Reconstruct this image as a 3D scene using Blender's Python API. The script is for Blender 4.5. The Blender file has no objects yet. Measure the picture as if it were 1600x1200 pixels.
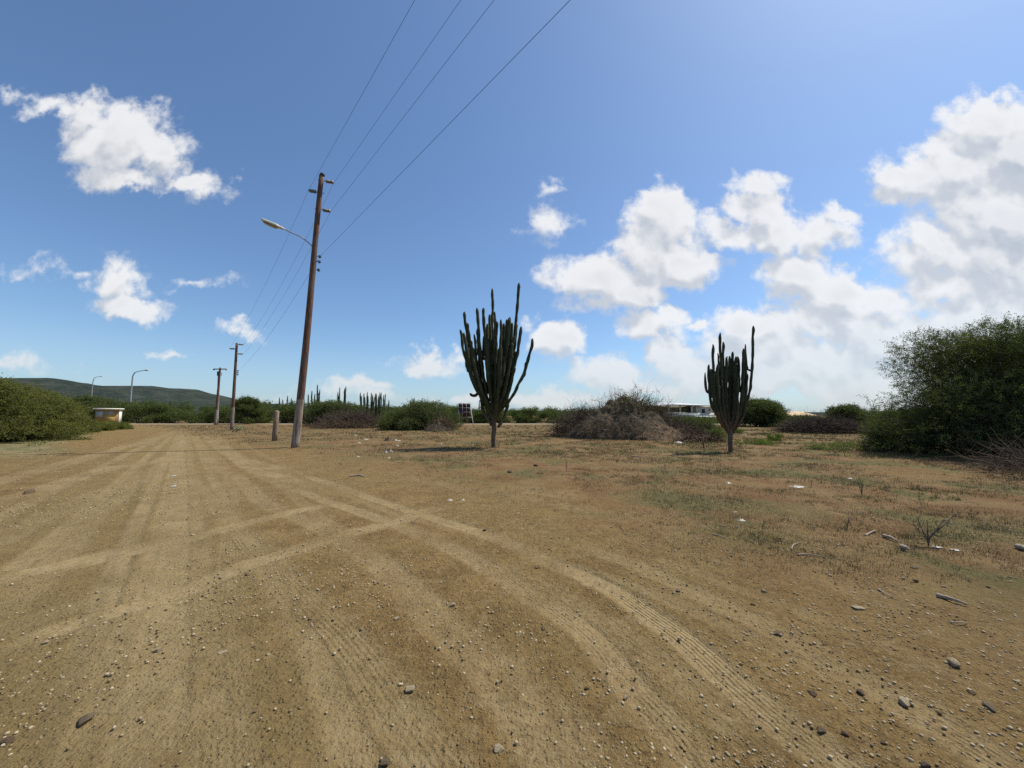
import bpy, math, random
import numpy as np
from mathutils import Vector
sc = bpy.context.scene
COL = sc.collection
R = math.radians
rng = np.random.default_rng(7)

# ------------------------------------------------------------------ camera
F, CX, CY, HZ, CH = 577.0, 800.0, 600.0, 648.0, 1.3
PITCH = math.atan((HZ - CY) / F)
cp, sp = math.cos(PITCH), math.sin(PITCH)
cam_d = bpy.data.cameras.new('camera')
cam = bpy.data.objects.new('camera', cam_d); COL.objects.link(cam)
cam.location = (0, 0, CH); cam.rotation_euler = (R(90) + PITCH, 0, 0)
cam_d.sensor_width = 36; cam_d.lens = 36 * F / 1600
cam_d.clip_start = 0.05; cam_d.clip_end = 9000
sc.camera = cam

def ray(px, py):
    u, v = (px - CX) / F, (CY - py) / F
    return np.array([u, cp - v * sp, sp + v * cp])
def G(px, py, z=0.0):
    d = ray(px, py); t = (z - CH) / d[2]
    return np.array([d[0] * t, d[1] * t, z])
def P(px, py, Y):
    d = ray(px, py); t = Y / d[1]
    return np.array([d[0] * t, Y, CH + d[2] * t])

# ------------------------------------------------------------------ light and sky
SUN = Vector((6.1, 2.7, 10.8)).normalized()
EXPOSURE = 0.1
sun_d = bpy.data.lights.new('sun', 'SUN'); sun_d.energy = 4.9; sun_d.angle = R(0.55)
sun_d.color = (1.0, 0.955, 0.88)
sun = bpy.data.objects.new('sun', sun_d); COL.objects.link(sun)
sun.rotation_euler = SUN.to_track_quat('Z', 'Y').to_euler(); sun.location = (20, 10, 40)
sc.view_settings.view_transform = 'Standard'; sc.view_settings.look = 'None'
sc.view_settings.exposure = EXPOSURE; sc.view_settings.gamma = 1
sc.view_settings.use_curve_mapping = False
try:
    sc.cycles.max_bounces = 8; sc.cycles.transparent_max_bounces = 8; sc.cycles.volume_bounces = 0
    sc.cycles.sample_clamp_indirect = 8
    sc.cycles.use_denoising = False
except Exception: pass

class NT:
    def __init__(s, tree): s.t = tree; s.n = tree.nodes; s.l = tree.links
    def new(s, kind, **kw):
        n = s.n.new(kind)
        for k, v in kw.items(): setattr(n, k, v)
        return n
    def put(s, inp, v):
        if hasattr(v, 'is_linked') or hasattr(v, 'links'): s.l.new(v, inp)
        else: inp.default_value = v
    def m(s, op, a, b=0.0, c=None, clamp=False):
        n = s.n.new('ShaderNodeMath'); n.operation = op; n.use_clamp = clamp
        s.put(n.inputs[0], a); s.put(n.inputs[1], b)
        if c is not None: s.put(n.inputs[2], c)
        return n.outputs[0]
    def v(s, op, a, b=None, scale=None):
        n = s.n.new('ShaderNodeVectorMath'); n.operation = op
        s.put(n.inputs[0], a)
        if b is not None: s.put(n.inputs[1], b)
        if scale is not None: s.put(n.inputs['Scale'], scale)
        return n.outputs['Value'] if op in ('LENGTH', 'DOT_PRODUCT') else n.outputs[0]
    def noise(s, vec, scale, detail=4, rough=.55, col=False, dist=0.0):
        n = s.n.new('ShaderNodeTexNoise')
        if vec is not None: s.l.new(vec, n.inputs['Vector'])
        n.inputs['Scale'].default_value = scale; n.inputs['Detail'].default_value = detail
        n.inputs['Roughness'].default_value = rough; n.inputs['Distortion'].default_value = dist
        return n.outputs['Color' if col else 'Fac']
    def step(s, x, a, b, smooth=True):
        n = s.n.new('ShaderNodeMapRange'); n.clamp = True
        n.interpolation_type = 'SMOOTHSTEP' if smooth else 'LINEAR'
        s.put(n.inputs[0], x); s.put(n.inputs[1], a); s.put(n.inputs[2], b)
        n.inputs[3].default_value = 0; n.inputs[4].default_value = 1
        return n.outputs[0]
    def mix(s, f, a, b):
        n = s.n.new('ShaderNodeMix'); n.data_type = 'RGBA'
        s.put(n.inputs[0], f)
        for i, c in ((6, a), (7, b)):
            if isinstance(c, (tuple, list)): c = tuple(c)[:3] + (1.0,)
            s.put(n.inputs[i], c)
        return n.outputs[2]
    def attr(s, name, out='Fac'):
        n = s.n.new('ShaderNodeAttribute'); n.attribute_name = name
        return n.outputs[out]

world = bpy.data.worlds.new('World'); sc.world = world; world.use_nodes = True
wt = world.node_tree; wt.nodes.clear(); W = NT(wt)
CLOUDS = [  # centre and radii of each cloud bank on the sky, amplitude
    (180, 210, 80, 52, 1.0), (232, 235, 44, 50, .85), (75, 168, 55, 22, .65), (190, 268, 75, 28, .8), (285, 283, 60, 14, .6), (325, 290, 42, 26, .55),
    (115, 425, 64, 22, .5), (172, 440, 56, 34, .66), (196, 474, 66, 17, .8), (310, 440, 40, 9, .3),
    (861, 335, 34, 36, .42), (868, 298, 22, 14, .42), (378, 526, 40, 12, .5), (280, 555, 32, 9, .55), (20, 570, 70, 16, .4),
    (1044, 345, 42, 50, 1.05), (1015, 398, 64, 46, 1.05), (932, 438, 78, 42, 1.1), (1066, 418, 56, 28, .95), (970, 455, 80, 26, .85),
    (1185, 318, 42, 38, .95), (1148, 360, 54, 32, .9), (1215, 368, 66, 34, .95), (1272, 378, 52, 40, .9), (1300, 338, 36, 16, .6),
    (1240, 430, 56, 38, .95), (1330, 460, 82, 36, 1.0), (1280, 500, 78, 34, .95), (1170, 510, 50, 34, .95), (1190, 470, 36, 16, .5),
    (1012, 510, 62, 20, .85), (1055, 496, 34, 17, .75), (866, 528, 42, 26, .9), (815, 500, 20, 12, .5), (1100, 508, 20, 8, .5),
    (668, 562, 48, 16, .75), (712, 552, 26, 12, .55), (940, 582, 56, 26, .75), (1042, 562, 40, 34, .8), (1000, 608, 110, 20, .65),
    (1565, 190, 80, 50, 1.1), (1600, 250, 90, 80, 1.2), (1500, 265, 95, 48, 1.0), (1425, 292, 75, 34, .95), (1560, 330, 120, 75, 1.15), (1500, 400, 95, 45, 1.05),
    (1600, 430, 130, 70, 1.1), (1500, 455, 100, 50, 1.05), (1570, 510, 130, 50, 1.0), (1400, 540, 120, 42, 1.05), (1260, 552, 140, 40, 1.0), (1390, 470, 50, 40, .85),
    (1180, 592, 190, 34, .95), (1420, 600, 190, 48, 1.0), (1800, 420, 220, 200, 1.2), (1700, 600, 260, 70, 1.0), (1540, 140, 20, 10, .5),
    (700, 620, 200, 14, .45), (560, 600, 70, 12, .5), (880, 625, 140, 18, .7),
]
def cloud_group(dn, db):
    g = bpy.data.node_groups.new('cloud_density', 'ShaderNodeTree')
    g.interface.new_socket('Vector', in_out='INPUT', socket_type='NodeSocketVector')
    g.interface.new_socket('Density', in_out='OUTPUT', socket_type='NodeSocketFloat')
    T = NT(g); gi = T.new('NodeGroupInput'); go = T.new('NodeGroupOutput')
    q = gi.outputs[0]
    w1 = T.v('SCALE', T.v('SUBTRACT', T.noise(q, 5.0, 3, .55, True), (.5, .5, .5)), scale=.15)
    w2 = T.v('SCALE', T.v('SUBTRACT', T.noise(q, 17.0, db - 1, .62, True), (.5, .5, .5)), scale=.085)
    qq = T.v('MULTIPLY', T.v('ADD', T.v('ADD', q, w1), w2), (1, 1, 0))
    acc = None
    for (px, py, rx, ry, a) in CLOUDS:
        d = ray(px, py); c = (d[0] / d[1], d[2] / d[1], 0)
        dd = T.v('LENGTH', T.v('MULTIPLY', T.v('SUBTRACT', qq, c), (F / rx, F / ry, 0)))
        f = T.m('MULTIPLY_ADD', dd, -a * .62, a)
        if acc is None: acc = f
        else:
            n = T.new('ShaderNodeMath', operation='SMOOTH_MAX')
            T.l.new(acc, n.inputs[0]); T.l.new(f, n.inputs[1]); n.inputs[2].default_value = .09
            acc = n.outputs[0]
    acc = T.m('MAXIMUM', acc, -1.0)
    n1 = T.noise(q, 7.0, dn, .60)
    bil = T.m('ABSOLUTE', T.m('MULTIPLY_ADD', T.noise(q, 13.0, db, .55), 2.0, -1.0))
    s = T.m('ADD', acc, T.m('MULTIPLY_ADD', n1, 1.5, -.75))
    s = T.m('SUBTRACT', s, T.m('MULTIPLY', bil, .42))
    T.l.new(T.m('ADD', s, -.13), go.inputs[0])
    return g
def build_world():
    tc = W.new('ShaderNodeTexCoord'); sep = W.new('ShaderNodeSeparateXYZ'); W.l.new(tc.outputs['Generated'], sep.inputs[0])
    y = W.m('MAXIMUM', sep.outputs[1], .12)
    cb = W.new('ShaderNodeCombineXYZ')
    W.l.new(W.m('DIVIDE', sep.outputs[0], y), cb.inputs[0]); W.l.new(W.m('DIVIDE', sep.outputs[2], y), cb.inputs[1])
    cb.inputs[2].default_value = 3.3
    q = cb.outputs[0]
    g, g_lo = cloud_group(9, 7), cloud_group(2, 1)
    def dens(vec, g=g):
        n = W.new('ShaderNodeGroup'); n.node_tree = g; W.l.new(vec, n.inputs[0]); return n.outputs[0]
    d0 = dens(q); dl = dens(q, g_lo); d1 = dens(W.v('ADD', q, (.020, .058, 0)), g_lo)
    front = W.step(sep.outputs[1], .05, .2)
    up = W.step(sep.outputs[2], -.01, .02)
    mask = W.m('MULTIPLY', W.m('MULTIPLY', W.step(d0, -.08, .34), front), up)
    lit = W.step(W.m('ADD', W.m('SUBTRACT', dl, d1), W.m('MULTIPLY', W.m('SUBTRACT', d0, dl), .8)), -.36, .30)
    thick = W.step(dl, .30, 1.1)
    lum = W.m('SUBTRACT', W.m('MULTIPLY_ADD', lit, .27, .74), W.m('MULTIPLY', thick, .11))
    # clouds low over the horizon are seen through more air and lose contrast
    low = W.step(sep.outputs[2], .02, .24)
    lum = W.m('MULTIPLY_ADD', W.m('SUBTRACT', lum, .80), W.m('MULTIPLY_ADD', low, .65, .35), .80)
    tint = W.mix(W.step(lum, .55, .95), (.80, .88, 1.0), (1.0, 1.0, 1.0))
    sky = W.new('ShaderNodeTexSky'); sky.sky_type = 'NISHITA'; sky.sun_disc = False
    sky.sun_elevation = math.asin(SUN.z); sky.sun_rotation = math.atan2(SUN.x, SUN.y)
    sky.altitude = 10; sky.air_density = 1.0; sky.dust_density = .8; sky.ozone_density = 1.5
    grade = W.v('MULTIPLY', sky.outputs[0], (SKY_T[0], SKY_T[1], SKY_T[2]))
    hz = W.m('MULTIPLY', W.step(sep.outputs[2], .20, .0), .45)
    grade = W.mix(hz, grade, (3.5, 4.9, 6.4))
    cloudc = W.v('SCALE', tint, scale=W.m('MULTIPLY', lum, CLOUD_L))
    fin = W.mix(W.m('MULTIPLY', mask, W.m('MULTIPLY_ADD', low, .20, .70)), grade, cloudc)
    bg = W.new('ShaderNodeBackground'); W.l.new(fin, bg.inputs[0]); bg.inputs[1].default_value = SKY_S
    out = W.new('ShaderNodeOutputWorld'); W.l.new(bg.outputs[0], out.inputs[0])
SKY_S = 0.114; SKY_T = (.86, 1.03, 1.18); CLOUD_L = 7.5
build_world()
world.cycles.sampling_method = 'MANUAL'; world.cycles.sample_map_resolution = 512

# ------------------------------------------------------------------ helpers
_tab = np.random.default_rng(99).random((256, 256))
def vn(x, y, s=0):
    x = np.asarray(x, float) + s * 17.31; y = np.asarray(y, float) + s * 9.77
    xi = np.floor(x).astype(int); yi = np.floor(y).astype(int); fx = x - xi; fy = y - yi
    fx = fx * fx * (3 - 2 * fx); fy = fy * fy * (3 - 2 * fy)
    a = _tab[xi & 255, yi & 255]; b = _tab[(xi + 1) & 255, yi & 255]
    c = _tab[xi & 255, (yi + 1) & 255]; d = _tab[(xi + 1) & 255, (yi + 1) & 255]
    return (a * (1 - fx) + b * fx) * (1 - fy) + (c * (1 - fx) + d * fx) * fy
def fbm(x, y, o=4, s=0, g=.5):
    t = 0; a = 1; n = 0
    for i in range(o):
        t = t + a * vn(np.asarray(x) * 2 ** i, np.asarray(y) * 2 ** i, s + i * 3); n += a; a *= g
    return t / n - .5
def sstep(x, a, b):
    t = np.clip((x - a) / (b - a), 0, 1); return t * t * (3 - 2 * t)

def gz(x, y):
    """height of the open ground"""
    x = np.asarray(x, float); y = np.asarray(y, float)
    near = 1 - sstep(np.abs(y), 22, 45)
    return near * (fbm(x * .35, y * .35, 3, 5) * .07 * sstep(np.hypot(x, y - 4), 5, 12) + fbm(x * 1.3, y * 1.3, 3, 8) * .022)

def mesh_obj(name, verts, faces, mat=None, parent=None, attrs=None, smooth=False, loc=None):
    """faces: int array (n,3) or (n,4), or a list of them"""
    me = bpy.data.meshes.new(name)
    verts = np.asarray(verts, dtype=np.float32)
    if not isinstance(faces, list): faces = [faces]
    faces = [np.asarray(f, dtype=np.int32) for f in faces if len(f)]
    lens = np.concatenate([np.full(len(f), f.shape[1], np.int32) for f in faces])
    idx = np.concatenate([f.ravel() for f in faces])
    me.vertices.add(len(verts)); me.vertices.foreach_set('co', verts.ravel())
    me.loops.add(len(idx)); me.loops.foreach_set('vertex_index', idx)
    me.polygons.add(len(lens))
    st = np.zeros(len(lens), np.int32); st[1:] = np.cumsum(lens)[:-1]
    me.polygons.foreach_set('loop_start', st); me.polygons.foreach_set('loop_total', lens)
    if smooth: me.polygons.foreach_set('use_smooth', np.ones(len(lens), bool))
    me.update(calc_edges=True); me.validate()
    for k, a in (attrs or {}).items():
        at = me.attributes.new(k, 'FLOAT', 'POINT'); at.data.foreach_set('value', np.asarray(a, np.float32))
    if mat: me.materials.append(mat)
    o = bpy.data.objects.new(name, me); COL.objects.link(o)
    if parent is not None: o.parent = parent
    if loc is not None: o.location = loc
    return o
def tag(o, label=None, cat=None, group=None, kind=None):
    if label: o['label'] = label
    if cat: o['category'] = cat
    if group: o['group'] = group
    if kind: o['kind'] = kind
    return o
def empty(name, loc, label, cat, group=None):
    o = bpy.data.objects.new(name, None); COL.objects.link(o); o.location = [float(c) for c in loc]
    o.empty_display_size = .2
    return tag(o, label, cat, group)

class MB:
    def __init__(s): s.v = []; s.q = []; s.t = []; s.n = 0; s.a = []
    def add(s, v, q=None, t=None, a=0.0):
        v = np.asarray(v, float)
        if q is not None and len(q): s.q.append(np.asarray(q, int) + s.n)
        if t is not None and len(t): s.t.append(np.asarray(t, int) + s.n)
        s.v.append(v); s.a.append(np.broadcast_to(np.asarray(a, float), (len(v),)).copy()); s.n += len(v)
    def box(s, c, d, rz=0.0, rot=None):
        dx, dy, dz = [k / 2 for k in d]
        v = np.array([(x, y, z) for x in (-dx, dx) for y in (-dy, dy) for z in (-dz, dz)])
        if rot is not None: v = v @ np.asarray(rot).T
        cr, sr = math.cos(rz), math.sin(rz)
        v = np.stack([v[:, 0] * cr - v[:, 1] * sr, v[:, 0] * sr + v[:, 1] * cr, v[:, 2]], 1) + np.asarray(c, float)
        s.add(v, q=[(0, 1, 3, 2), (4, 6, 7, 5), (0, 4, 5, 1), (2, 3, 7, 6), (0, 2, 6, 4), (1, 5, 7, 3)])
    def tube(s, path, rad, n=8, cap=True, ribs=0, ribdepth=.0, a=0.0):
        p = np.asarray(path, float); m = len(p); rad = np.broadcast_to(np.asarray(rad, float), (m,))
        tg = np.gradient(p, axis=0); tg /= np.linalg.norm(tg, axis=1)[:, None] + 1e-9
        ref = np.array([1., 0, 0]) if abs(tg[0][0]) < .8 else np.array([0, 1., 0])
        ang = np.arange(n) * 2 * math.pi / n; vs = []
        u = ref - tg[0] * ref.dot(tg[0]); u /= np.linalg.norm(u)
        rr = 1 + (ribdepth * np.cos(ang * ribs) if ribs else 0)
        for i in range(m):
            u = u - tg[i] * u.dot(tg[i]); u /= np.linalg.norm(u) + 1e-9
            w = np.cross(tg[i], u)
            vs.append(p[i] + rad[i] * ((np.cos(ang) * rr)[:, None] * u + (np.sin(ang) * rr)[:, None] * w))
        v = np.concatenate(vs); k = np.arange(n); k2 = (k + 1) % n
        q = np.concatenate([np.stack([i * n + k, i * n + k2, (i + 1) * n + k2, (i + 1) * n + k], 1) for i in range(m - 1)])
        t = None
        if cap:
            v = np.concatenate([v, p[:1], p[-1:] + tg[-1:] * rad[-1] * .35])
            b, e = m * n, m * n + 1
            t = np.concatenate([np.stack([k2, k, np.full(n, b)], 1), np.stack([(m - 1) * n + k, (m - 1) * n + k2, np.full(n, e)], 1)])
        s.add(v, q, t, a)
    def build(s, name, mat, parent=None, smooth=False, loc=None):
        f = []
        if s.q: f.append(np.concatenate(s.q))
        if s.t: f.append(np.concatenate(s.t))
        return mesh_obj(name, np.concatenate(s.v), f, mat, parent, {'var': np.concatenate(s.a)}, smooth, loc)

def unit(v): return v / (np.linalg.norm(v, axis=-1, keepdims=True) + 1e-9)
def twigs(mb, st, dr, L, r0, curve=.25, seg=3, tip=.25, grav=0.0, a=None):
    """many thin curved three-sided twigs at once"""
    n = len(st); L = np.broadcast_to(L, (n,)); r0 = np.broadcast_to(r0, (n,))
    d = unit(np.asarray(dr, float)); p = np.asarray(st, float); pts = [p]; ds = [d]
    for i in range(seg):
        p = p + d * (L / seg)[:, None]; pts.append(p)
        d = unit(d + rng.normal(0, curve, (n, 3)) + np.array([0, 0, -grav])); ds.append(d)
    m = seg + 1
    u = unit(np.cross(ds[0], rng.normal(0, 1, (n, 3)))); w = np.cross(ds[0], u)
    V = np.zeros((n, m, 3, 3))
    for i in range(m):
        r = (r0 * (1 - (1 - tip) * i / seg))[:, None]
        for k in range(3):
            an = k * 2.0944; V[:, i, k] = pts[i] + r * (math.cos(an) * u + math.sin(an) * w)
    base = (np.arange(n) * m * 3)[:, None, None]
    q = np.array([(i * 3 + k, i * 3 + (k + 1) % 3, (i + 1) * 3 + (k + 1) % 3, (i + 1) * 3 + k) for i in range(seg) for k in range(3)])
    av = np.repeat(rng.random(n) if a is None else a, m * 3)
    mb.add(V.reshape(-1, 3), (base + q[None]).reshape(-1, 4), a=av)
    return pts
def leaves(mb, c, size, up=.5, aspect=.5, a=None):
    """small pointed leaf quads at centres c"""
    n = len(c); size = np.broadcast_to(size, (n,))[:, None]
    d = unit(rng.normal(0, 1, (n, 3)) * np.array([1, 1, .5]))
    nr = unit(rng.normal(0, 1, (n, 3)) * (1 - up) + np.array([0, 0, up]))
    w = unit(np.cross(d, nr)); d = unit(np.cross(nr, w))
    V = np.stack([c - d * size * .5, c + w * size * aspect * .5, c + d * size * .5, c - w * size * aspect * .5], 1)
    q = np.arange(n * 4).reshape(n, 4)
    mb.add(V.reshape(-1, 3), q, a=np.repeat(rng.random(n) if a is None else a, 4))

# ------------------------------------------------------------------ materials
def principled(name):
    m = bpy.data.materials.new(name); m.use_nodes = True; T = NT(m.node_tree)
    b = T.n.get('Principled BSDF'); b.inputs['Specular IOR Level'].default_value = .25
    return m, T, b
def mat(name, c1, c2=None, scale=6.0, rough=.8, bump=.0, bscale=40.0, metal=0.0, detail=5, lo=.35, hi=.65, stretch=(1, 1, 1), spec=None):
    m, T, b = principled(name)
    tc = T.new('ShaderNodeTexCoord'); mp = T.new('ShaderNodeMapping'); T.l.new(tc.outputs['Object'], mp.inputs[0])
    mp.inputs['Scale'].default_value = stretch
    vec = mp.outputs[0]; c2 = c2 or tuple(k * .7 for k in c1)
    f = T.step(T.noise(vec, scale, detail, .65), lo, hi)
    T.l.new(T.mix(f, c2, c1), b.inputs['Base Color'])
    b.inputs['Roughness'].default_value = rough; b.inputs['Metallic'].default_value = metal
    if spec is not None: b.inputs['Specular IOR Level'].default_value = spec
    if bump:
        bn = T.new('ShaderNodeBump'); bn.inputs['Strength'].default_value = .8; bn.inputs['Distance'].default_value = bump
        T.l.new(T.noise(vec, bscale, 5, .6), bn.inputs['Height']); T.l.new(bn.outputs[0], b.inputs['Normal'])
    return m
def leaf_mat(name, ca, cb, cc, trans=.35):
    """leaf: diffuse plus light passing through, hue varies per leaf and per spray"""
    m = bpy.data.materials.new(name); m.use_nodes = True; T = NT(m.node_tree); T.n.clear()
    v = T.attr('var'); geo = T.new('ShaderNodeNewGeometry')
    n = T.noise(geo.outputs['Position'], .9, 3, .6)
    c = T.mix(T.step(n, .38, .62), ca, cb)
    c = T.mix(T.step(v, .72, 1.0, False), c, cc)
    c = T.mix(T.m('MULTIPLY', v, .35), c, tuple(k * .45 for k in ca))
    d = T.new('ShaderNodeBsdfDiffuse'); t = T.new('ShaderNodeBsdfTranslucent'); T.l.new(c, d.inputs[0])
    tcol = T.v('MULTIPLY', c, (1.25, 1.35, .6)); T.l.new(tcol, t.inputs[0])
    mx = T.new('ShaderNodeMixShader'); mx.inputs[0].default_value = trans
    T.l.new(d.outputs[0], mx.inputs[1]); T.l.new(t.outputs[0], mx.inputs[2])
    o = T.new('ShaderNodeOutputMaterial'); T.l.new(mx.outputs[0], o.inputs[0])
    return m
def var_mat(name, ca, cb, rough=.9):
    m, T, b = principled(name)
    T.l.new(T.mix(T.attr('var'), ca, cb), b.inputs['Base Color']); b.inputs['Roughness'].default_value = rough
    b.inputs['Specular IOR Level'].default_value = .1
    return m
M = {}
M['leaf_thorn'] = leaf_mat('thorn_leaf', (.105, .125, .036), (.070, .098, .030), (.17, .18, .06))
M['leaf_left'] = leaf_mat('scrub_leaf', (.165, .170, .048), (.120, .138, .040), (.22, .21, .08), .4)
M['leaf_far'] = leaf_mat('far_scrub_leaf', (.105, .130, .046), (.075, .100, .038), (.15, .16, .07))
M['leaf_bright'] = leaf_mat('young_scrub_leaf', (.13, .18, .04), (.10, .15, .035), (.18, .22, .06), .45)
M['bark'] = mat('thorn_bark', (.17, .14, .11), (.08, .065, .05), 9, .9, .01, 60)
M['dead'] = var_mat('dead_wood', (.17, .12, .075), (.055, .038, .025))
M['dead_grey'] = var_mat('weathered_dead_wood', (.14, .105, .078), (.048, .034, .026))
M['straw'] = var_mat('dry_grass', (.27, .21, .105), (.15, .11, .055))
M['green_grass'] = var_mat('green_grass', (.10, .12, .035), (.19, .17, .07))

# ------------------------------------------------------------------ ground
TR = [  # wheel tracks: centre line in points of the ground, width m, strength, tread, 
    ([(470,740),(500,750),(594,782),(656,803),(719,821),(781,843),(844,872),(906,896),(953,918),(1000,948),(1075,1001),(1150,1069),(1225,1132),(1319,1200),(1420,1270)], .175, .9, 1),
    ([(380,735),(450,760),(520,785),(580,805),(638,827),(692,849),(766,889),(812,918),(875,956),(937,1004),(1000,1085),(1056,1144),(1097,1200),(1150,1290)], .17, .85, 1),
    ([(692,849),(800,898),(880,935),(960,985),(1050,1045),(1130,1110),(1210,1200)], .16, .5, 0),
    ([(900,850),(985,880),(1075,919),(1187,971),(1285,1024),(1375,1076),(1450,1125),(1562,1196),(1640,1240)], .17, .65, 1),
    ([(290,668),(312,691),(347,722),(359,754),(362,785),(359,832),(357,879),(350,935),(345,1000),(343,1100),(340,1200),(340,1300)], .17, .45, 1),
    ([(278,668),(281,691),(297,738),(328,779),(359,807),(390,854),(437,894),(500,960),(547,1009),(600,1080),(680,1200),(730,1290)], .2, .55, 1),
    ([(300,672),(325,713),(375,747),(406,779),(447,800),(500,822),(545,848),(594,880),(641,924),(687,966),(730,1010),(800,1080),(880,1200),(930,1290)], .24, .65, 0),
    ([(330,672),(370,715),(440,745),(520,775)], .35, .8, 0),
    ([(310,668),(345,700),(420,728),(480,745)], .4, .7, 0),
    ([(60,900),(170,870),(281,846),(344,829),(390,816),(469,797),(535,787)], .22, .9, 0),
    ([(0,1030),(125,972),(275,929),(337,904),(390,882),(453,863),(500,847),(556,830),(625,814),(662,800),(700,790)], .22, .9, 1),
    ([(-80,925),(0,906),(56,891),(109,879),(203,857),(290,838)], .24, .9, 0),
    ([(285,700),(219,754),(187,779),(150,807),(125,835),(103,863),(40,925),(-40,980)], .2, .6, 0),
    ([(288,672),(190,700),(100,725),(0,752),(-100,780)], .5, .7, 0),
    ([(290,680),(269,713),(172,732),(62,766),(-60,800)], .4, .8, 0),
    ([(288,690),(265,720),(219,744),(110,790),(0,842),(-60,870)], .35, .5, 0),
    ([(286,668),(278,700),(272,750),(258,820),(235,900),(205,1000),(170,1100),(120,1220)], .2, .65, 0),
    ([(288,668),(284,700),(282,750),(276,820),(268,900),(258,1000),(240,1100),(215,1220)], .22, .85, 0),
    ([(-60,1010),(80,960),(190,925),(260,900)], .2, .4, 0),
    ([(292,668),(302,760),(318,900),(328,1060),(334,1240)], .11, .6, 0),
    ([(296,668),(330,740),(400,860),(480,1000),(560,1200),(590,1290)], .12, .6, 0),
    ([(284,668),(242,760),(180,900),(95,1200)], .13, .8, 0),
    ([(286,668),(266,760),(238,900),(196,1200)], .13, .8, 0),
    ([(320,668),(420,745),(560,850),(700,960),(900,1130),(980,1230)], .12, .5, 0),
    ([(340,672),(470,740),(760,840),(1000,920),(1250,1030),(1620,1190)], .10, .45, 0),
    ([(1000,862),(1200,935),(1420,1025),(1620,1115)], .10, .4, 0),
    ([(283,668),(180,760),(60,860),(-60,950)], .15, .75, 0),
    ([(282,668),(120,750),(-60,830)], .18, .7, 0),
    ([(770,760),(840,768),(900,775),(960,780)], .5, .6, 0),
    ([(600,735),(700,760),(860,785),(1000,815),(1130,850),(1230,880),(1330,920),(1480,960)], .3, .35, 0),
]
def tracks(x, y):
    """mask, tread coordinate and depth of the strongest wheel track at each point"""
    best = np.zeros(x.shape); uu = np.zeros(x.shape); tread = np.zeros(x.shape); al = np.zeros(x.shape)
    wob = fbm(x * 1.1, y * 1.1, 2, 31) * .16
    for (pts, w, s, tr) in TR:
        g = np.array([G(*p)[:2] for p in pts])
        k = len(g); ti = np.linspace(0, k - 1, (k - 1) * 5 + 1)   # smooth the polyline
        sm = []
        for t in ti:
            i = min(int(t), k - 2); f = t - i
            p0, p1, p2, p3 = g[max(i - 1, 0)], g[i], g[i + 1], g[min(i + 2, k - 1)]
            sm.append(.5 * (2 * p1 + (p2 - p0) * f + (2 * p0 - 5 * p1 + 4 * p2 - p3) * f * f + (3 * p1 - p0 - 3 * p2 + p3) * f ** 3))
        sm = np.array(sm); lo = sm.min(0) - 1.5; hi = sm.max(0) + 1.5
        sel = (x > lo[0]) & (x < hi[0]) & (y > lo[1]) & (y < hi[1])
        X = x[sel]; Y = y[sel]; bd = np.full(X.shape, 9e9); bs = np.zeros(X.shape); ba = np.zeros(X.shape); acc = 0; be = np.zeros(X.shape)
        n = len(sm) - 1
        for i in range(n):
            a, b = sm[i], sm[i + 1]; d = b - a; L = math.hypot(*d) + 1e-9; d = d / L
            rx, ry = X - a[0], Y - a[1]; t = np.clip(rx * d[0] + ry * d[1], 0, L)
            dx, dy = rx - t * d[0], ry - t * d[1]; dd = np.hypot(dx, dy); side = np.sign(d[0] * ry - d[1] * rx)
            m = dd < bd; bd = np.where(m, dd, bd); bs = np.where(m, dd * side, bs); ba = np.where(m, acc + t, ba)
            be = np.where(m, np.minimum(i + t / L, n - i - t / L) / 4.0, be); acc += L
        wv = w * (1 + .35 * fbm(ba * .8, ba * 0 + w * 50, 2, 3))
        mk = s * (1 - sstep(np.abs(bs + wob[sel] * .18), wv * .38, wv * .62 + .05)) * np.clip(be, 0, 1)
        mk = mk * np.clip(.75 + 1.1 * fbm(X * 1.7, Y * 1.7, 3, 12), 0, 1)
        m = mk > best[sel]
        t1 = best[sel]; t1[m] = mk[m]; best[sel] = t1
        t2 = uu[sel]; t2[m] = (bs / w)[m]; uu[sel] = t2
        t3 = tread[sel]; t3[m] = tr; tread[sel] = t3
        t4 = al[sel]; t4[m] = ba[m]; al[sel] = t4
    return best, uu, tread, al
def field_line(x, y):
    """0 on the driven dirt, 1 out on the grassy field"""
    g1, g2, g3 = G(440, 695)[:2], G(900, 765)[:2], G(1600, 1010)[:2]
    def side(a, b): 
        d = b - a; L = math.hypot(*d); return ((x - a[0]) * -d[1] + (y - a[1]) * d[0]) / L
    s = np.maximum(side(g1, g2) + .6, side(g2, g3) + .2)
    s = s + fbm(x * .5, y * .5, 3, 40) * 2.2
    return sstep(s, -1.2, 1.6)

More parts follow.
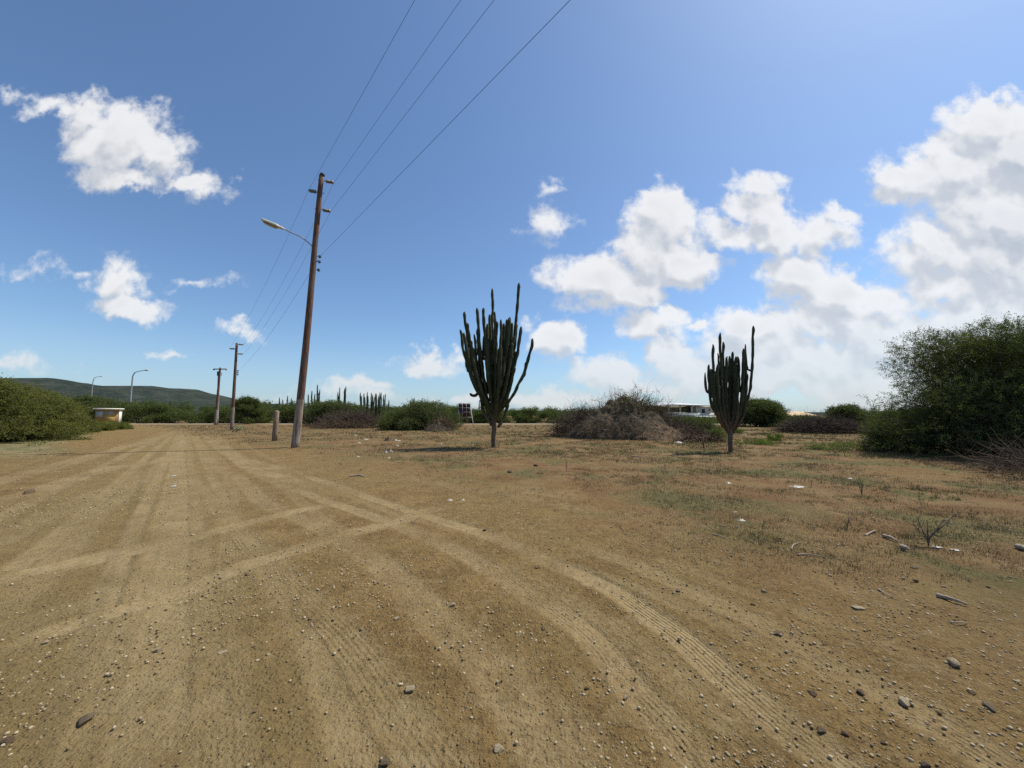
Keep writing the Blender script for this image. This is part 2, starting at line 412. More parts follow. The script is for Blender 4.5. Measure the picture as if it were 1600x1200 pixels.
def axis_rows():
    r = [-400, -150, -60, -25, -12, -6, -3, -1.5, -.6, 0, .4]
    r += list(np.geomspace(.7, 50, 1150)) + list(np.linspace(51, 100, 40)) + [120, 160, 240, 400, 700, 1200, 2500, 6000]
    return np.array(r)
def build_ground():
    ys = axis_rows(); n = 1150; s = np.linspace(-1, 1, n); s = np.sign(s) * (np.abs(s) ** 1.12)
    wy = 2.2 + 2.0 * np.abs(ys) + np.where(ys > 300, ys * .6, 0) + np.where(ys < 0, 60, 0) * sstep(-ys, 2, 20)
    Y = np.repeat(ys[:, None], n, 1); X = s[None, :] * wy[:, None]
    trk, u, tread, al = tracks(X, Y)
    fld = field_line(X, Y)
    left = sstep((-X) - (8 + 1.05 * (Y)) + 5.5 + fbm(X * .5, Y * .5, 3, 44) * 3, -.8, 1.0) * sstep(Y, 10, 14)
    near = 1 - sstep(Y, 14, 30)
    Z = gz(X, Y) + near * (fbm(X * 7, Y * 7, 4, 3, .6) * .017 * (1 - .75 * trk) + fbm(X * 22, Y * 22, 2, 9) * .007 * (1 - .5 * trk))
    Z += near * (-.012 * trk + .0022 * tread * trk * np.sin(u * 42) * (np.abs(u) < .45))
    Z += near * .007 * 4 * trk * (1 - trk) * (.4 + fbm(X * 9, Y * 9, 3, 66) * 2)
    Z += near * fld * fbm(X * 3, Y * 3, 3, 21) * .035
    Z = np.where(np.abs(Y) > 60, 0, Z)
    v = np.stack([X.ravel(), Y.ravel(), Z.ravel()], 1)
    i = np.arange(len(ys) - 1)[:, None] * n + np.arange(n - 1)[None]
    q = np.stack([i, i + 1, i + n + 1, i + n], -1).reshape(-1, 4)
    m, T, b = principled('dry_dirt')
    geo = T.new('ShaderNodeNewGeometry'); pos = geo.outputs['Position']
    flat = T.v('MULTIPLY', pos, (1, 1, 0))
    tk = T.attr('track'); uu = T.attr('tu'); td = T.attr('tread'); fd = T.attr('field'); av = T.attr('along'); lf = T.attr('verge')
    nL = T.noise(flat, .35, 4, .55); nM = T.noise(flat, 2.3, 6, .6); nS = T.noise(flat, 28, 5, .65); nX = T.noise(flat, 150, 3, .6)
    dirt = T.mix(T.step(nM, .36, .64), (0.162, 0.099, 0.034), (0.229, 0.148, 0.055))
    dirt = T.mix(T.m('MULTIPLY', T.step(nL, .42, .66), .6), dirt, (0.195, 0.137, 0.051))
    dirt = T.mix(T.m('MULTIPLY', T.step(nS, .52, .68), .75), dirt, (0.288, 0.199, 0.082))
    dirt = T.mix(T.m('MULTIPLY', T.step(nS, .48, .33), .8), dirt, (0.120, 0.069, 0.027))
    dirt = T.mix(T.m('MULTIPLY', T.step(nX, .57, .66), .95), dirt, (0.344, 0.245, 0.113))
    dirt = T.mix(T.m('MULTIPLY', T.step(nX, .44, .32), .75), dirt, (0.096, 0.058, 0.022))
    nK = T.noise(flat, 7.5, 6, .7)
    dirt = T.mix(T.m('MULTIPLY', T.step(nK, .53, .66), .5), dirt, (0.279, 0.210, 0.109))
    dirt = T.mix(T.m('MULTIPLY', T.step(nK, .46, .34), .55), dirt, (0.116, 0.075, 0.034))
    # driven bands lie smoother and paler, greenish grey where many cars passed
    band = T.attr('band')
    dirt = T.mix(T.m('MULTIPLY', band, .4), dirt, T.mix(T.step(nM, .35, .65), (0.215, 0.157, 0.063), (0.258, 0.185, 0.079)))
    dust = T.mix(T.step(T.noise(flat, 9, 5, .6), .35, .65), (0.285, 0.211, 0.104), (0.347, 0.264, 0.143))
    dirt = T.mix(T.m('MULTIPLY', tk, T.m('MULTIPLY_ADD', T.step(nS, .3, .6), .35, .38)), dirt, dust)
    # dry grass mat out on the field
    gm = T.mix(T.step(T.noise(flat, 1.1, 6, .65), .38, .62), (0.158, 0.084, 0.034), (0.206, 0.134, 0.059))
    gm = T.mix(T.m('MULTIPLY', T.step(T.noise(flat, .55, 5, .6, dist=.6), .47, .62), .85), gm, (0.097, 0.092, 0.032))
    gm = T.mix(T.m('MULTIPLY', T.step(T.noise(flat, 13, 5, .7), .50, .72), .6), gm, (0.257, 0.188, 0.088))
    gm = T.mix(T.m('MULTIPLY', T.step(T.noise(flat, 21, 5, .7), .47, .30), .7), gm, (0.086, 0.063, 0.027))
    bare = T.step(T.noise(T.v('ADD', flat, (31, 7, 0)), .42, 5, .6), .50, .62)
    fmask = T.m('MULTIPLY', fd, T.m('SUBTRACT', 1.0, T.m('MULTIPLY', bare, .35)))
    col = T.mix(fmask, dirt, gm)
    col = T.mix(T.m('MULTIPLY', lf, .8), col, T.mix(T.step(T.noise(flat, 1.7, 5, .6), .4, .6), (.11, .12, .05), (.25, .20, .10)))
    T.l.new(col, b.inputs['Base Color']); b.inputs['Roughness'].default_value = .95; b.inputs['Specular IOR Level'].default_value = .12
    # relief: crumbs, pebbles, tyre lugs
    groove = T.m('MULTIPLY', T.m('MULTIPLY', T.m('SINE', T.m('MULTIPLY', uu, 42.0)), T.step(T.m('ABSOLUTE', uu), .5, .4)), T.m('MULTIPLY', td, tk))
    lug = T.m('MULTIPLY', T.m('SINE', T.m('ADD', T.m('MULTIPLY', av, 130.0), T.m('MULTIPLY', T.m('ABSOLUTE', uu), 18.0))), T.m('MULTIPLY', td, tk))
    rough = T.m('SUBTRACT', 1.0, T.m('MULTIPLY', tk, .6))
    h = T.m('MULTIPLY', T.m('ADD', T.m('MULTIPLY', T.noise(flat, 60, 6, .7), 1.0), T.m('MULTIPLY', T.noise(flat, 12, 5, .6), 1.7)), rough)
    h = T.m('ADD', h, T.m('MULTIPLY', T.m('MULTIPLY', groove, T.step(T.noise(flat, 1.3, 3, .5), .35, .6)), .17)); h = T.m('ADD', h, T.m('MULTIPLY', lug, .035))
    edge = T.m('MULTIPLY', T.m('MULTIPLY', tk, T.m('SUBTRACT', 1.0, tk)), 4.0)
    h = T.m('ADD', h, T.m('MULTIPLY', edge, T.m('MULTIPLY', T.noise(flat, 30, 4, .7), .5)))
    vor = T.new('ShaderNodeTexVoronoi'); T.l.new(flat, vor.inputs['Vector']); vor.inputs['Scale'].default_value = 42
    vor.inputs['Randomness'].default_value = 1
    h = T.m('ADD', h, T.m('MULTIPLY', T.step(vor.outputs['Distance'], .38, .1), T.m('MULTIPLY', rough, .45)))
    bn = T.new('ShaderNodeBump'); bn.inputs['Distance'].default_value = .022; bn.inputs['Strength'].default_value = 1.0
    T.l.new(h, bn.inputs['Height']); T.l.new(bn.outputs[0], b.inputs['Normal'])
    # central compacted band of the dirt road
    bd = np.zeros(X.shape)
    for (pa, pb, w) in (((286, 668), (215, 1250), .8), ((286, 668), (90, 1050), 1.5)):
        a, c = G(*pa)[:2], G(*pb)[:2]; d = c - a; L = math.hypot(*d); d /= L
        dist = np.abs((X - a[0]) * d[1] - (Y - a[1]) * d[0])
        bd = np.maximum(bd, (1 - sstep(dist + fbm(X, Y, 3, 60) * .8, w * .5, w)) * (Y > -5))
    o = mesh_obj('ground', v, q, m, attrs={'track': trk.ravel(), 'tu': u.ravel(), 'tread': tread.ravel(), 'field': (fld * (1 - left)).ravel(),
                                          'along': al.ravel(), 'verge': left.ravel(), 'band': bd.ravel()}, smooth=True)
    tag(o, kind='structure')
build_ground()

def strip(name, pts, width, z, m):
    """flat ribbon along pts"""
    p = np.array(pts, float); d = unit(np.gradient(p, axis=0)); nrm = np.stack([-d[:, 1], d[:, 0]], 1)
    wv = width * (1 + .08 * rng.normal(0, 1, len(p)))
    a = p + nrm * wv[:, None] / 2; b = p - nrm * wv[:, None] / 2
    v = np.concatenate([np.c_[a, np.full(len(a), z)], np.c_[b, np.full(len(b), z)]]); n = len(p); i = np.arange(n - 1)
    return mesh_obj(name, v, np.stack([i, i + n, i + n + 1, i + 1], 1), m)
M['pale_road'] = mat('pale_dirt_road', (.42, .35, .25), (.34, .27, .18), .6, .95)
xs = np.linspace(-62, 62, 60)
tag(strip('road', [(x, 52.2 + .25 * math.sin(x * .11)) for x in xs], 3.6, .012, M['pale_road']), kind='structure')

# ------------------------------------------------------------------ hills
def build_hills():
    prof = [(-2600, 622), (-1500, 606), (-900, 612), (-400, 600), (-200, 596), (-60, 600), (0, 598), (30, 594), (42, 590), (60, 589.5), (75, 591), (95, 598), (110, 602), (145, 605), (175, 604), (205, 602), (230, 602.5),
            (255, 606), (280, 609), (300, 613), (315, 619), (335, 625), (360, 628), (400, 631), (470, 634), (560, 637), (800, 641), (1100, 644), (1400, 644), (1700, 640), (2200, 640), (3400, 636)]
    D = 900.0; nx, ny = 960, 40
    pxs = np.linspace(-2600, 3400, nx); top = np.interp(pxs, [p[0] for p in prof], [p[1] for p in prof])
    X0 = (pxs - CX) / F / cp * D
    H = CH + (HZ - top) / F * D * 1.0
    V = np.zeros((ny, nx, 3))
    for j in range(ny):
        t = j / (ny - 1); yy = D - 330 + 660 * t
        s = math.sin(math.pi * t) ** .9
        V[j, :, 0] = X0 + fbm(X0 * .004, t * 3 + X0 * 0, 3, 70) * 40; V[j, :, 1] = yy
        rel = fbm(X0 * .012, np.full(nx, yy * .012), 5, 71) * .35 * (1 - abs(2 * t - 1) * .2)
        V[j, :, 2] = H * s * (1 + (rel if abs(t - .5) > .03 else rel * .12)) - (3 if j in (0, ny - 1) else 0)
        if t < .5: V[j, :, 2] = np.minimum(V[j, :, 2], H * (yy / D) * .985)
    i = np.arange(ny - 1)[:, None] * nx + np.arange(nx - 1)[None]
    q = np.stack([i, i + 1, i + nx + 1, i + nx], -1).reshape(-1, 4)
    m, T, b = principled('hazed_hill_scrub')
    g = T.new('ShaderNodeNewGeometry'); pos = g.outputs['Position']
    c = T.mix(T.step(T.noise(pos, .03, 6, .7), .4, .6), (.030, .042, .034), (.058, .064, .050))  # scrub colours with a slight blue tint painted in for distance haze
    c = T.mix(T.step(T.noise(pos, .16, 4, .7), .5, .7), c, (.024, .036, .026))
    T.l.new(c, b.inputs['Base Color']); b.inputs['Roughness'].default_value = 1; b.inputs['Specular IOR Level'].default_value = .05
    bn = T.new('ShaderNodeBump'); bn.inputs['Distance'].default_value = 6; T.l.new(T.noise(pos, .12, 5, .7), bn.inputs['Height']); T.l.new(bn.outputs[0], b.inputs['Normal'])
    tag(mesh_obj('hills', V.reshape(-1, 3), q, m, smooth=True), kind='structure')
build_hills()

# ------------------------------------------------------------------ poles and wires
def gp(px, py):
    g = G(px, py); return np.array([g[0], g[1], float(gz(g[0], g[1]))])
def pole_mat():
    m, T, b = principled('weathered_pole_wood')
    tc = T.new('ShaderNodeTexCoord'); mp = T.new('ShaderNodeMapping'); T.l.new(tc.outputs['Object'], mp.inputs[0]); mp.inputs['Scale'].default_value = (9, 9, .7)
    g = T.noise(mp.outputs[0], 3, 6, .7); g2 = T.noise(tc.outputs['Object'], 1.3, 4, .6)
    wood = T.mix(T.step(g, .35, .65), (.065, .033, .022), (.175, .090, .056)); wood = T.mix(T.m('MULTIPLY', T.step(g2, .45, .65), .5), wood, (.15, .12, .10))
    sx = T.new('ShaderNodeSeparateXYZ'); T.l.new(tc.outputs['Object'], sx.inputs[0])
    z = T.m('ADD', sx.outputs[2], T.m('MULTIPLY', g, .12))
    chalk = T.mix(T.step(T.noise(mp.outputs[0], 2.2, 6, .75), .40, .58), (.13, .09, .07), (.30, .24, .185))
    T.l.new(T.mix(T.step(z, 1.95, 2.0), chalk, wood), b.inputs['Base Color']); b.inputs['Roughness'].default_value = .85
    bn = T.new('ShaderNodeBump'); bn.inputs['Distance'].default_value = .012; T.l.new(g, bn.inputs['Height']); T.l.new(bn.outputs[0], b.inputs['Normal'])
    return m
M['pole'] = pole_mat()
M['galv'] = mat('galvanised_steel', (.42, .43, .43), (.30, .31, .31), 8, .5, metal=.5)
M['porcelain'] = mat('brown_porcelain', (.22, .21, .18), (.13, .12, .10), 8, .3)
M['lamp_body'] = mat('lamp_housing', (.62, .56, .42), (.45, .40, .30), 12, .5)
M['lamp_glass'] = mat('lamp_lens', (.42, .36, .20), (.35, .30, .18), 12, .25)
M['dark_metal'] = mat('dark_metal', (.06, .055, .05), (.03, .03, .03), 12, .6, metal=.3)
M['cable'] = mat('black_cable', (.025, .025, .03), None, 12, .6)
M['white_paint'] = mat('old_white_paint', (.62, .60, .55), (.40, .37, .32), 10, .7)

def cyl_path(a, b, n=2): return np.linspace(np.asarray(a, float), np.asarray(b, float), n)
def insulator(parent, a, direction, L=.34, r=.085, name='insulator'):
    a = np.asarray(a, float); d = unit(np.asarray(direction, float)); mb = MB()
    ts, rs = [0, .06, .06], [.018, .018, r * .7]
    for k in range(5):
        t0 = .08 + k * (L - .1) / 5; w = (L - .1) / 5
        ts += [t0, t0 + w * .45, t0 + w * .5, t0 + w]; rs += [r * .8, r, r * .72, r * .7]
    ts += [L, L + .03]; rs += [.03, .02]
    mb.tube(np.array([a + d * t for t in np.maximum.accumulate(np.array(ts) + np.arange(len(ts)) * 1e-4)]), rs, 12)
    mb.build(name, M['porcelain'], parent, True); return a + d * (L + .02)
def hook(parent, a, d, r=.055):
    a = np.asarray(a, float); d = unit(np.asarray(d, float)); mb = MB()
    c = a + d * .10
    pts = [a, a + d * .05] + [c + d * r * math.cos(t) * -1 + np.array([0, 0, r * math.sin(t)]) for t in np.linspace(.2, 5.4, 10)]
    mb.tube(pts, .014, 6); mb.tube([c + np.array([0, 0, -.04]), c + np.array([0, 0, .04])], .032, 8)
    mb.build('wire_hook', M['dark_metal'], parent); return c

base1 = gp(461, 699); top1 = P(503.5, 274, base1[1] + .15)
p1 = empty('utility_pole', base1, 'tall leaning brown wooden utility pole with whitewashed foot and a lamp arm', 'utility pole')
v1 = top1 - base1
mb = MB(); k = 26; tt = np.linspace(-.02, 1, k)
path = np.array([v1 * t + np.array([.03 * math.sin(t * 5), 0, 0]) for t in tt])
mb.tube(path, .152 - .058 * tt, 18); mb.build('post', M['pole'], p1, True)
mb = MB(); mb.tube([v1 * 1.0, v1 * 1.004 + np.array([0, 0, .03])], [.105, .085], 14); mb.build('pole_cap', M['dark_metal'], p1)
def on1(py, off=(0, 0, 0)):
    """point of the leaning pole's axis that stands at height py of the photo"""
    t = (699 - py) / (699 - 274.0); tb = t
    for _ in range(20):
        q = base1 + v1 * tb; d = q - np.array([0, 0, CH]); dep = d[1] * cp + d[2] * sp; v = (d[2] * cp - d[1] * sp) / dep
        tb += ((CY - v * F) - py) / 425.0
    return v1 * tb + np.array(off, float)
wire_dir = unit(np.array([15.0, -16.5, 0]))
side = unit(np.array([1.0, .35, 0]))
i1 = insulator(p1, on1(301, -side * .10), -side); i2 = insulator(p1, on1(282, side * .10), side + np.array([0, 0, .03]), .36); i3 = insulator(p1, on1(327, side * .10), side)
for py in (301, 282, 327):
    mb = MB(); c = on1(py); mb.tube([c - side * .15, c + side * .15], .013, 6); mb.build('bolt', M['dark_metal'], p1)
h1 = hook(p1, on1(400, side * .11), side); h2 = hook(p1, on1(408, side * .11), side); h3 = hook(p1, on1(421, side * .11), side)
mb = MB()
a0 = on1(384, (-.1, -.02, 0)); Yp = base1[1] + .05
wpt = lambda px, py, dy=0: P(px, py, Yp + dy) - base1
arm = [a0 + np.array([.02, 0, -.12]), a0 + np.array([-.02, 0, -.02]), wpt(477, 375), wpt(468, 369), wpt(455, 363.5), wpt(446, 359)]
mb.tube(arm, .026, 8); mb.build('lamp_arm', M['galv'], p1, True)
def lamp_head(parent, a, b, r=.12):
    """cobra head housing from a (arm end) to b (tip)"""
    a = np.asarray(a, float); b = np.asarray(b, float); d = b - a; L = np.linalg.norm(d); d = d / L
    w = unit(np.cross(d, [0, 0, 1])); u = np.cross(w, d)
    mb = MB(); n = 14; ang = np.arange(n) * 2 * math.pi / n; vs = []
    prof = [(0, .22, .25), (.12, .26, .3), (.14, .5, .42), (.34, .62, .5), (.36, .95, .62), (.5, 1, .66), (.92, 1, .6), (.99, .9, .5), (1, .6, .3)]
    for t, ww, hh in prof:
        vs.append(a + d * t * L + (np.cos(ang) * ww * r)[:, None] * w + (np.maximum(np.sin(ang), -.35) * hh * r)[:, None] * u)
    v = np.concatenate(vs); kk = np.arange(n); k2 = (kk + 1) % n; m = len(prof)
    mb.add(v, np.concatenate([np.stack([i * n + kk, i * n + k2, (i + 1) * n + k2, (i + 1) * n + kk], 1) for i in range(m - 1)]))
    mb.add(np.concatenate([vs[-1], vs[-1].mean(0)[None]]), t=np.stack([kk, k2, np.full(n, n)], 1))
    h = mb.build('lamp_head', M['lamp_body'], parent, True)
    mb = MB(); vs = []
    for t, ww, dz in ((.38, .6, -.38), (.42, .8, -.52), (.6, .85, -.62), (.85, .8, -.55), (.93, .5, -.38)):
        vs.append(a + d * t * L + (np.cos(ang) * ww * r)[:, None] * w + (np.sin(ang) * .12 * r + dz * r)[:, None] * u)
    v = np.concatenate(vs); m = 5
    mb.add(v, np.concatenate([np.stack([i * n + kk, i * n + k2, (i + 1) * n + k2, (i + 1) * n + kk], 1) for i in range(m - 1)]))
    for e in (0, -1): mb.add(np.concatenate([vs[e], vs[e].mean(0)[None]]), t=np.stack([kk, k2, np.full(n, n)], 1))
    mb.build('lens', M['lamp_glass'], h, True)
lamp_head(p1, wpt(447, 359.5), wpt(409.5, 344.3, -.15), .145)

g2 = gp(362, 671.5); Y2 = g2[1]
def simple_pole(name, bpx, tpx, label, r0=.14, whiten=True):
    b = gp(*bpx); t = P(tpx[0], tpx[1], b[1]); v = t - b
    e = empty(name, b, label, 'utility pole')
    mb = MB(); tt = np.linspace(-.02, 1, 12); mb.tube(np.array([v * k for k in tt]), r0 - r0 * .38 * tt, 12)
    mb.build('post', M['pole'], e, True); return e, b, v
p2, b2, v2 = simple_pole('utility_pole', (362, 672), (370, 536), 'slender brown wooden pole carrying three insulators, next along the road beyond the lamp pole', .14)
def on2(py): return v2 * ((672 - py) / 136.0)
ends2 = []
for py, s in ((538, 1), (545.5, -1), (553, 1)):
    e = insulator(p2, on2(py) + side * .07 * s, side * s, .42, .07); ends2.append(e + b2)
for py in (580, 583, 586): ends2.append(hook(p2, on2(py) + side * .09, side) + b2)

p3, b3, v3 = simple_pole('utility_pole', (336.5, 664), (344, 574.5), 'distant brown pole with a T crossarm near the end of the dirt road', .17)
mb = MB(); c = v3 * .975; mb.box(c, (1.65, .12, .12)); mb.build('crossarm', M['pole'], p3)
for s in (-1, 1):
    mb = MB(); mb.tube([c + np.array([s * .74, 0, .02]), c + np.array([s * .80, 0, -.05]), c + np.array([s * .84, 0, -.16])], [.07, .11, .05], 8); mb.build('insulator', M['porcelain'], p3)
for dz in (.87, .90): hook(p3, v3 * dz + side * .1, side)
b4 = gp(339.5, 663.4); t4 = P(342, 583, b4[1]); e4 = empty('prop_pole', b4, 'pale grey prop pole strapped alongside the distant T-arm pole', 'pole')
mb = MB(); vv = t4 - b4; mb.tube(np.array([vv * k for k in np.linspace(0, 1, 8)]), .12, 10); mb.build('post', mat('grey_pole_wood', (.36, .34, .31), (.20, .18, .16), 5, .9, stretch=(6, 6, .6)), e4, True)
mb = MB(); mb.tube([vv * .95, vv * 1.03], [.2, .2], 10); mb.build('strap', M['dark_metal'], e4)

# wires: each runs from behind the camera over the first pole to the second
def wire(a, px_top, end, i, r=.0042):
    a = np.asarray(a, float); d0 = ray(px_top, 0)
    t = (a[2] - .18 - CH) / d0[2]; q = np.array([0, 0, CH]) + d0 * t
    dirv = q - a; far = a + dirv * 2.6
    pts = []
    for k in np.linspace(0, 1, 24):
        p = far + (a - far) * k; p = p + np.array([0, 0, .18 * (0 if k == 1 else 0)]); pts.append(p)
    for k in np.linspace(0, 1, 26)[1:]:
        p = a + (end - a) * k; p = p - np.array([0, 0, .55 * 4 * k * (1 - k)]); pts.append(p)
    mb = MB(); mb.tube(pts, r, 5, cap=False)
    o = mb.build('power_line', M['cable']); tag(o, i, 'power line', 'power lines strung along the poles')
wire(base1 + i1, 648, ends2[1], 'thin black wire on the insulator facing the road, left of the pole top')
wire(base1 + i2, 720, ends2[0], 'thin black wire on the topmost insulator of the lamp pole')
wire(base1 + i3, 772, ends2[2], 'thin black wire on the lower right insulator below the pole top')
wire(base1 + h1, 891, ends2[3], 'slightly thicker black wire leaving the hooks below the lamp arm', .0045)

# street lamps
def street_lamp(b, top, reach, label, r=.07):
    e = empty('street_lamp', b, label, 'street lamp', 'curved street lamps')
    H = top - b[2]; sg = 1 if reach > 0 else -1
    mb = MB(); pts = [(0, 0, 0), (0, 0, H * .3), (0, 0, H * .6), (0, 0, H * .9), (.12 * reach, 0, H * .975), (.4 * reach, 0, H), (.72 * reach, 0, H + .12)]
    mb.tube(pts, [r * 1.35, r * 1.1, r, r * .85, r * .7, r * .6, r * .55], 10); mb.build('lamp_post', M['galv'], e, True)
    lamp_head(e, (.70 * reach, 0, H + .12), (1.0 * reach, 0, H + .2), .17); return e
b = gp(201, 661); t = P(204, 580, b[1]); street_lamp(b, t[2], 2.35, 'curved steel street lamp beside the small orange hut', .10)
def far_lamp(px, pyb, pyt, Y, reach, label):
    t = P(px, pyt, Y); street_lamp(np.array([t[0], Y, 0]), t[2], reach, label, .1)
far_lamp(146, 600, 589, 95, 2.2, 'distant street lamp poking above the scrub behind the orange hut')
far_lamp(937, 600, 626, 80, -1.8, 'small distant street lamp above the brush mound')
far_lamp(551 + 198, 662, 623, 68, 1.6, 'faint thin street lamp between the panel frame and the big cactus')

# ------------------------------------------------------------------ kiosk
kb = P(168, 664, 44); kb[2] = 0
kx = lambda px: P(px, 650, 44)[0]
hut = empty('utility_hut', kb, 'small orange utility hut with a white flat roof, half hidden by scrub', 'hut')
M['orange'] = mat('orange_render', (.40, .22, .09), (.32, .17, .07), 3, .9, .01, 30)
M['ochre'] = mat('ochre_door_paint', (.42, .27, .08), (.36, .22, .06), 4, .7)
M['cream'] = mat('cream_paint', (.80, .76, .62), (.70, .66, .52), 4, .8)
M['grey_panel'] = mat('grey_louvre', (.42, .42, .40), (.30, .30, .28), 9, .7)
hc = P(147, 664, 44); hc[2] = 0; hut.location = hc; hut.rotation_euler = (0, 0, R(40)); h = 1.93; W_, D_ = 1.95, 1.95
mb = MB(); mb.box((W_ / 2, D_ / 2, h / 2), (W_, D_, h)); mb.build('wall', M['orange'], hut)
mb = MB(); mb.box((W_ + .02, D_ / 2, h / 2), (.05, D_ + .02, h - .02)); mb.build('side_wall', M['cream'], hut)
mb = MB(); mb.box((W_ / 2, D_ / 2, h + .075), (W_ + .42, D_ + .42, .15)); mb.build('roof', M['cream'], hut)
d_ = MB(); d_.box((1.17, -.03, .86), (1.0, .05, 1.62)); door = d_.build('door', M['ochre'], hut)
d_ = MB(); d_.box((1.2, -.058, 1.5), (.66, .02, .32))
for k in range(5): d_.box((1.2, -.075, 1.38 + k * .06), (.6, .03, .03))
d_.build('vent', M['grey_panel'], door)
d_ = MB(); d_.box((.36, -.03, 1.35), (.58, .05, .66)); d_.build('panel', M['grey_panel'], hut)
# ------------------------------------------------------------------ post stub, green boards
b = gp(429, 689); t = P(430, 642, b[1]); e = empty('wooden_post', b, 'short weathered wooden post stub standing beside the lamp pole', 'post')
mb = MB(); H = t[2] - b[2]; mb.tube([(0, 0, -.03), (.005, 0, H * .3), (.02, 0, H * .6), (.03, 0, H * .97), (.03, 0, H)], [.125, .12, .118, .115, .09], 12)
mb.build('post', mat('split_post_wood', (.30, .22, .15), (.13, .09, .06), 4, .9, .012, 20, stretch=(7, 7, .6)), e)
e = empty('green_boards', gp(368, 675.5), 'pair of leaning green planks on the dirt next to the second pole', 'boards')
mg = mat('green_paint', (.04, .20, .08), (.05, .13, .06), 8, .6)
for k, dx in enumerate((-.12, .12)):
    mb = MB(); mb.tube([(dx - .15, 0, 0), (dx + .22, .25, .46)], [.045, .045], 4); mb.build('plank', mg, e)

# ------------------------------------------------------------------ panel frame
Yf = 38.0; f0 = P(727, 650, Yf); f0[2] = 0
fr = empty('panel_frame', f0, 'tilted dark maroon panel board on a white A-shaped steel frame', 'panel stand')
fx = lambda px, dy=0: P(px, 650, Yf + dy)[0] - f0[0]; fz = lambda py: P(727, py, Yf)[2]
M['maroon'] = mat('maroon_panel', (.085, .028, .030), (.055, .018, .022), 3, .45)
nx, nz = 3, 3; x0, x1, z0, z1 = fx(716.3), fx(735.2), fz(650.5), fz(630.5)
for i in range(nx):
    for j in range(nz):
        mb = MB(); mb.box((x0 + (i + .5) * (x1 - x0) / 3, .0, z0 + (j + .5) * (z1 - z0) / 3), ((x1 - x0) / 3 - .035, .04, (z1 - z0) / 3 - .035)); mb.build('panel', M['maroon'], fr)
mb = MB()
for k in range(1, 3):
    mb.box((x0 + k * (x1 - x0) / 3, -.035, (z0 + z1) / 2), (.035, .03, z1 - z0)); mb.box(((x0 + x1) / 2, -.037, z0 + k * (z1 - z0) / 3), (x1 - x0, .03, .03))
mb.box(((x0 + x1) / 2, 0, z1), (x1 - x0 + .06, .05, .04)); mb.build('mullion', M['white_paint'], fr)
for (xa, za, xb, dy) in ((716.5, 640, 710.5, .9), (716.5, 640, 721, -.9), (735.2, 638, 741.5, -.6), (735.2, 638, 738, 1.2)):
    mb = MB(); mb.tube([(fx(xa), 0, fz(za)), (fx(xb), dy, 0)], .03, 6); mb.build('leg', M['white_paint'], fr)
mb = MB(); mb.tube([(fx(713.5), 0, fz(652)), (fx(738.5), -.1, fz(652))], .028, 6); mb.build('crossbar', M['white_paint'], fr)

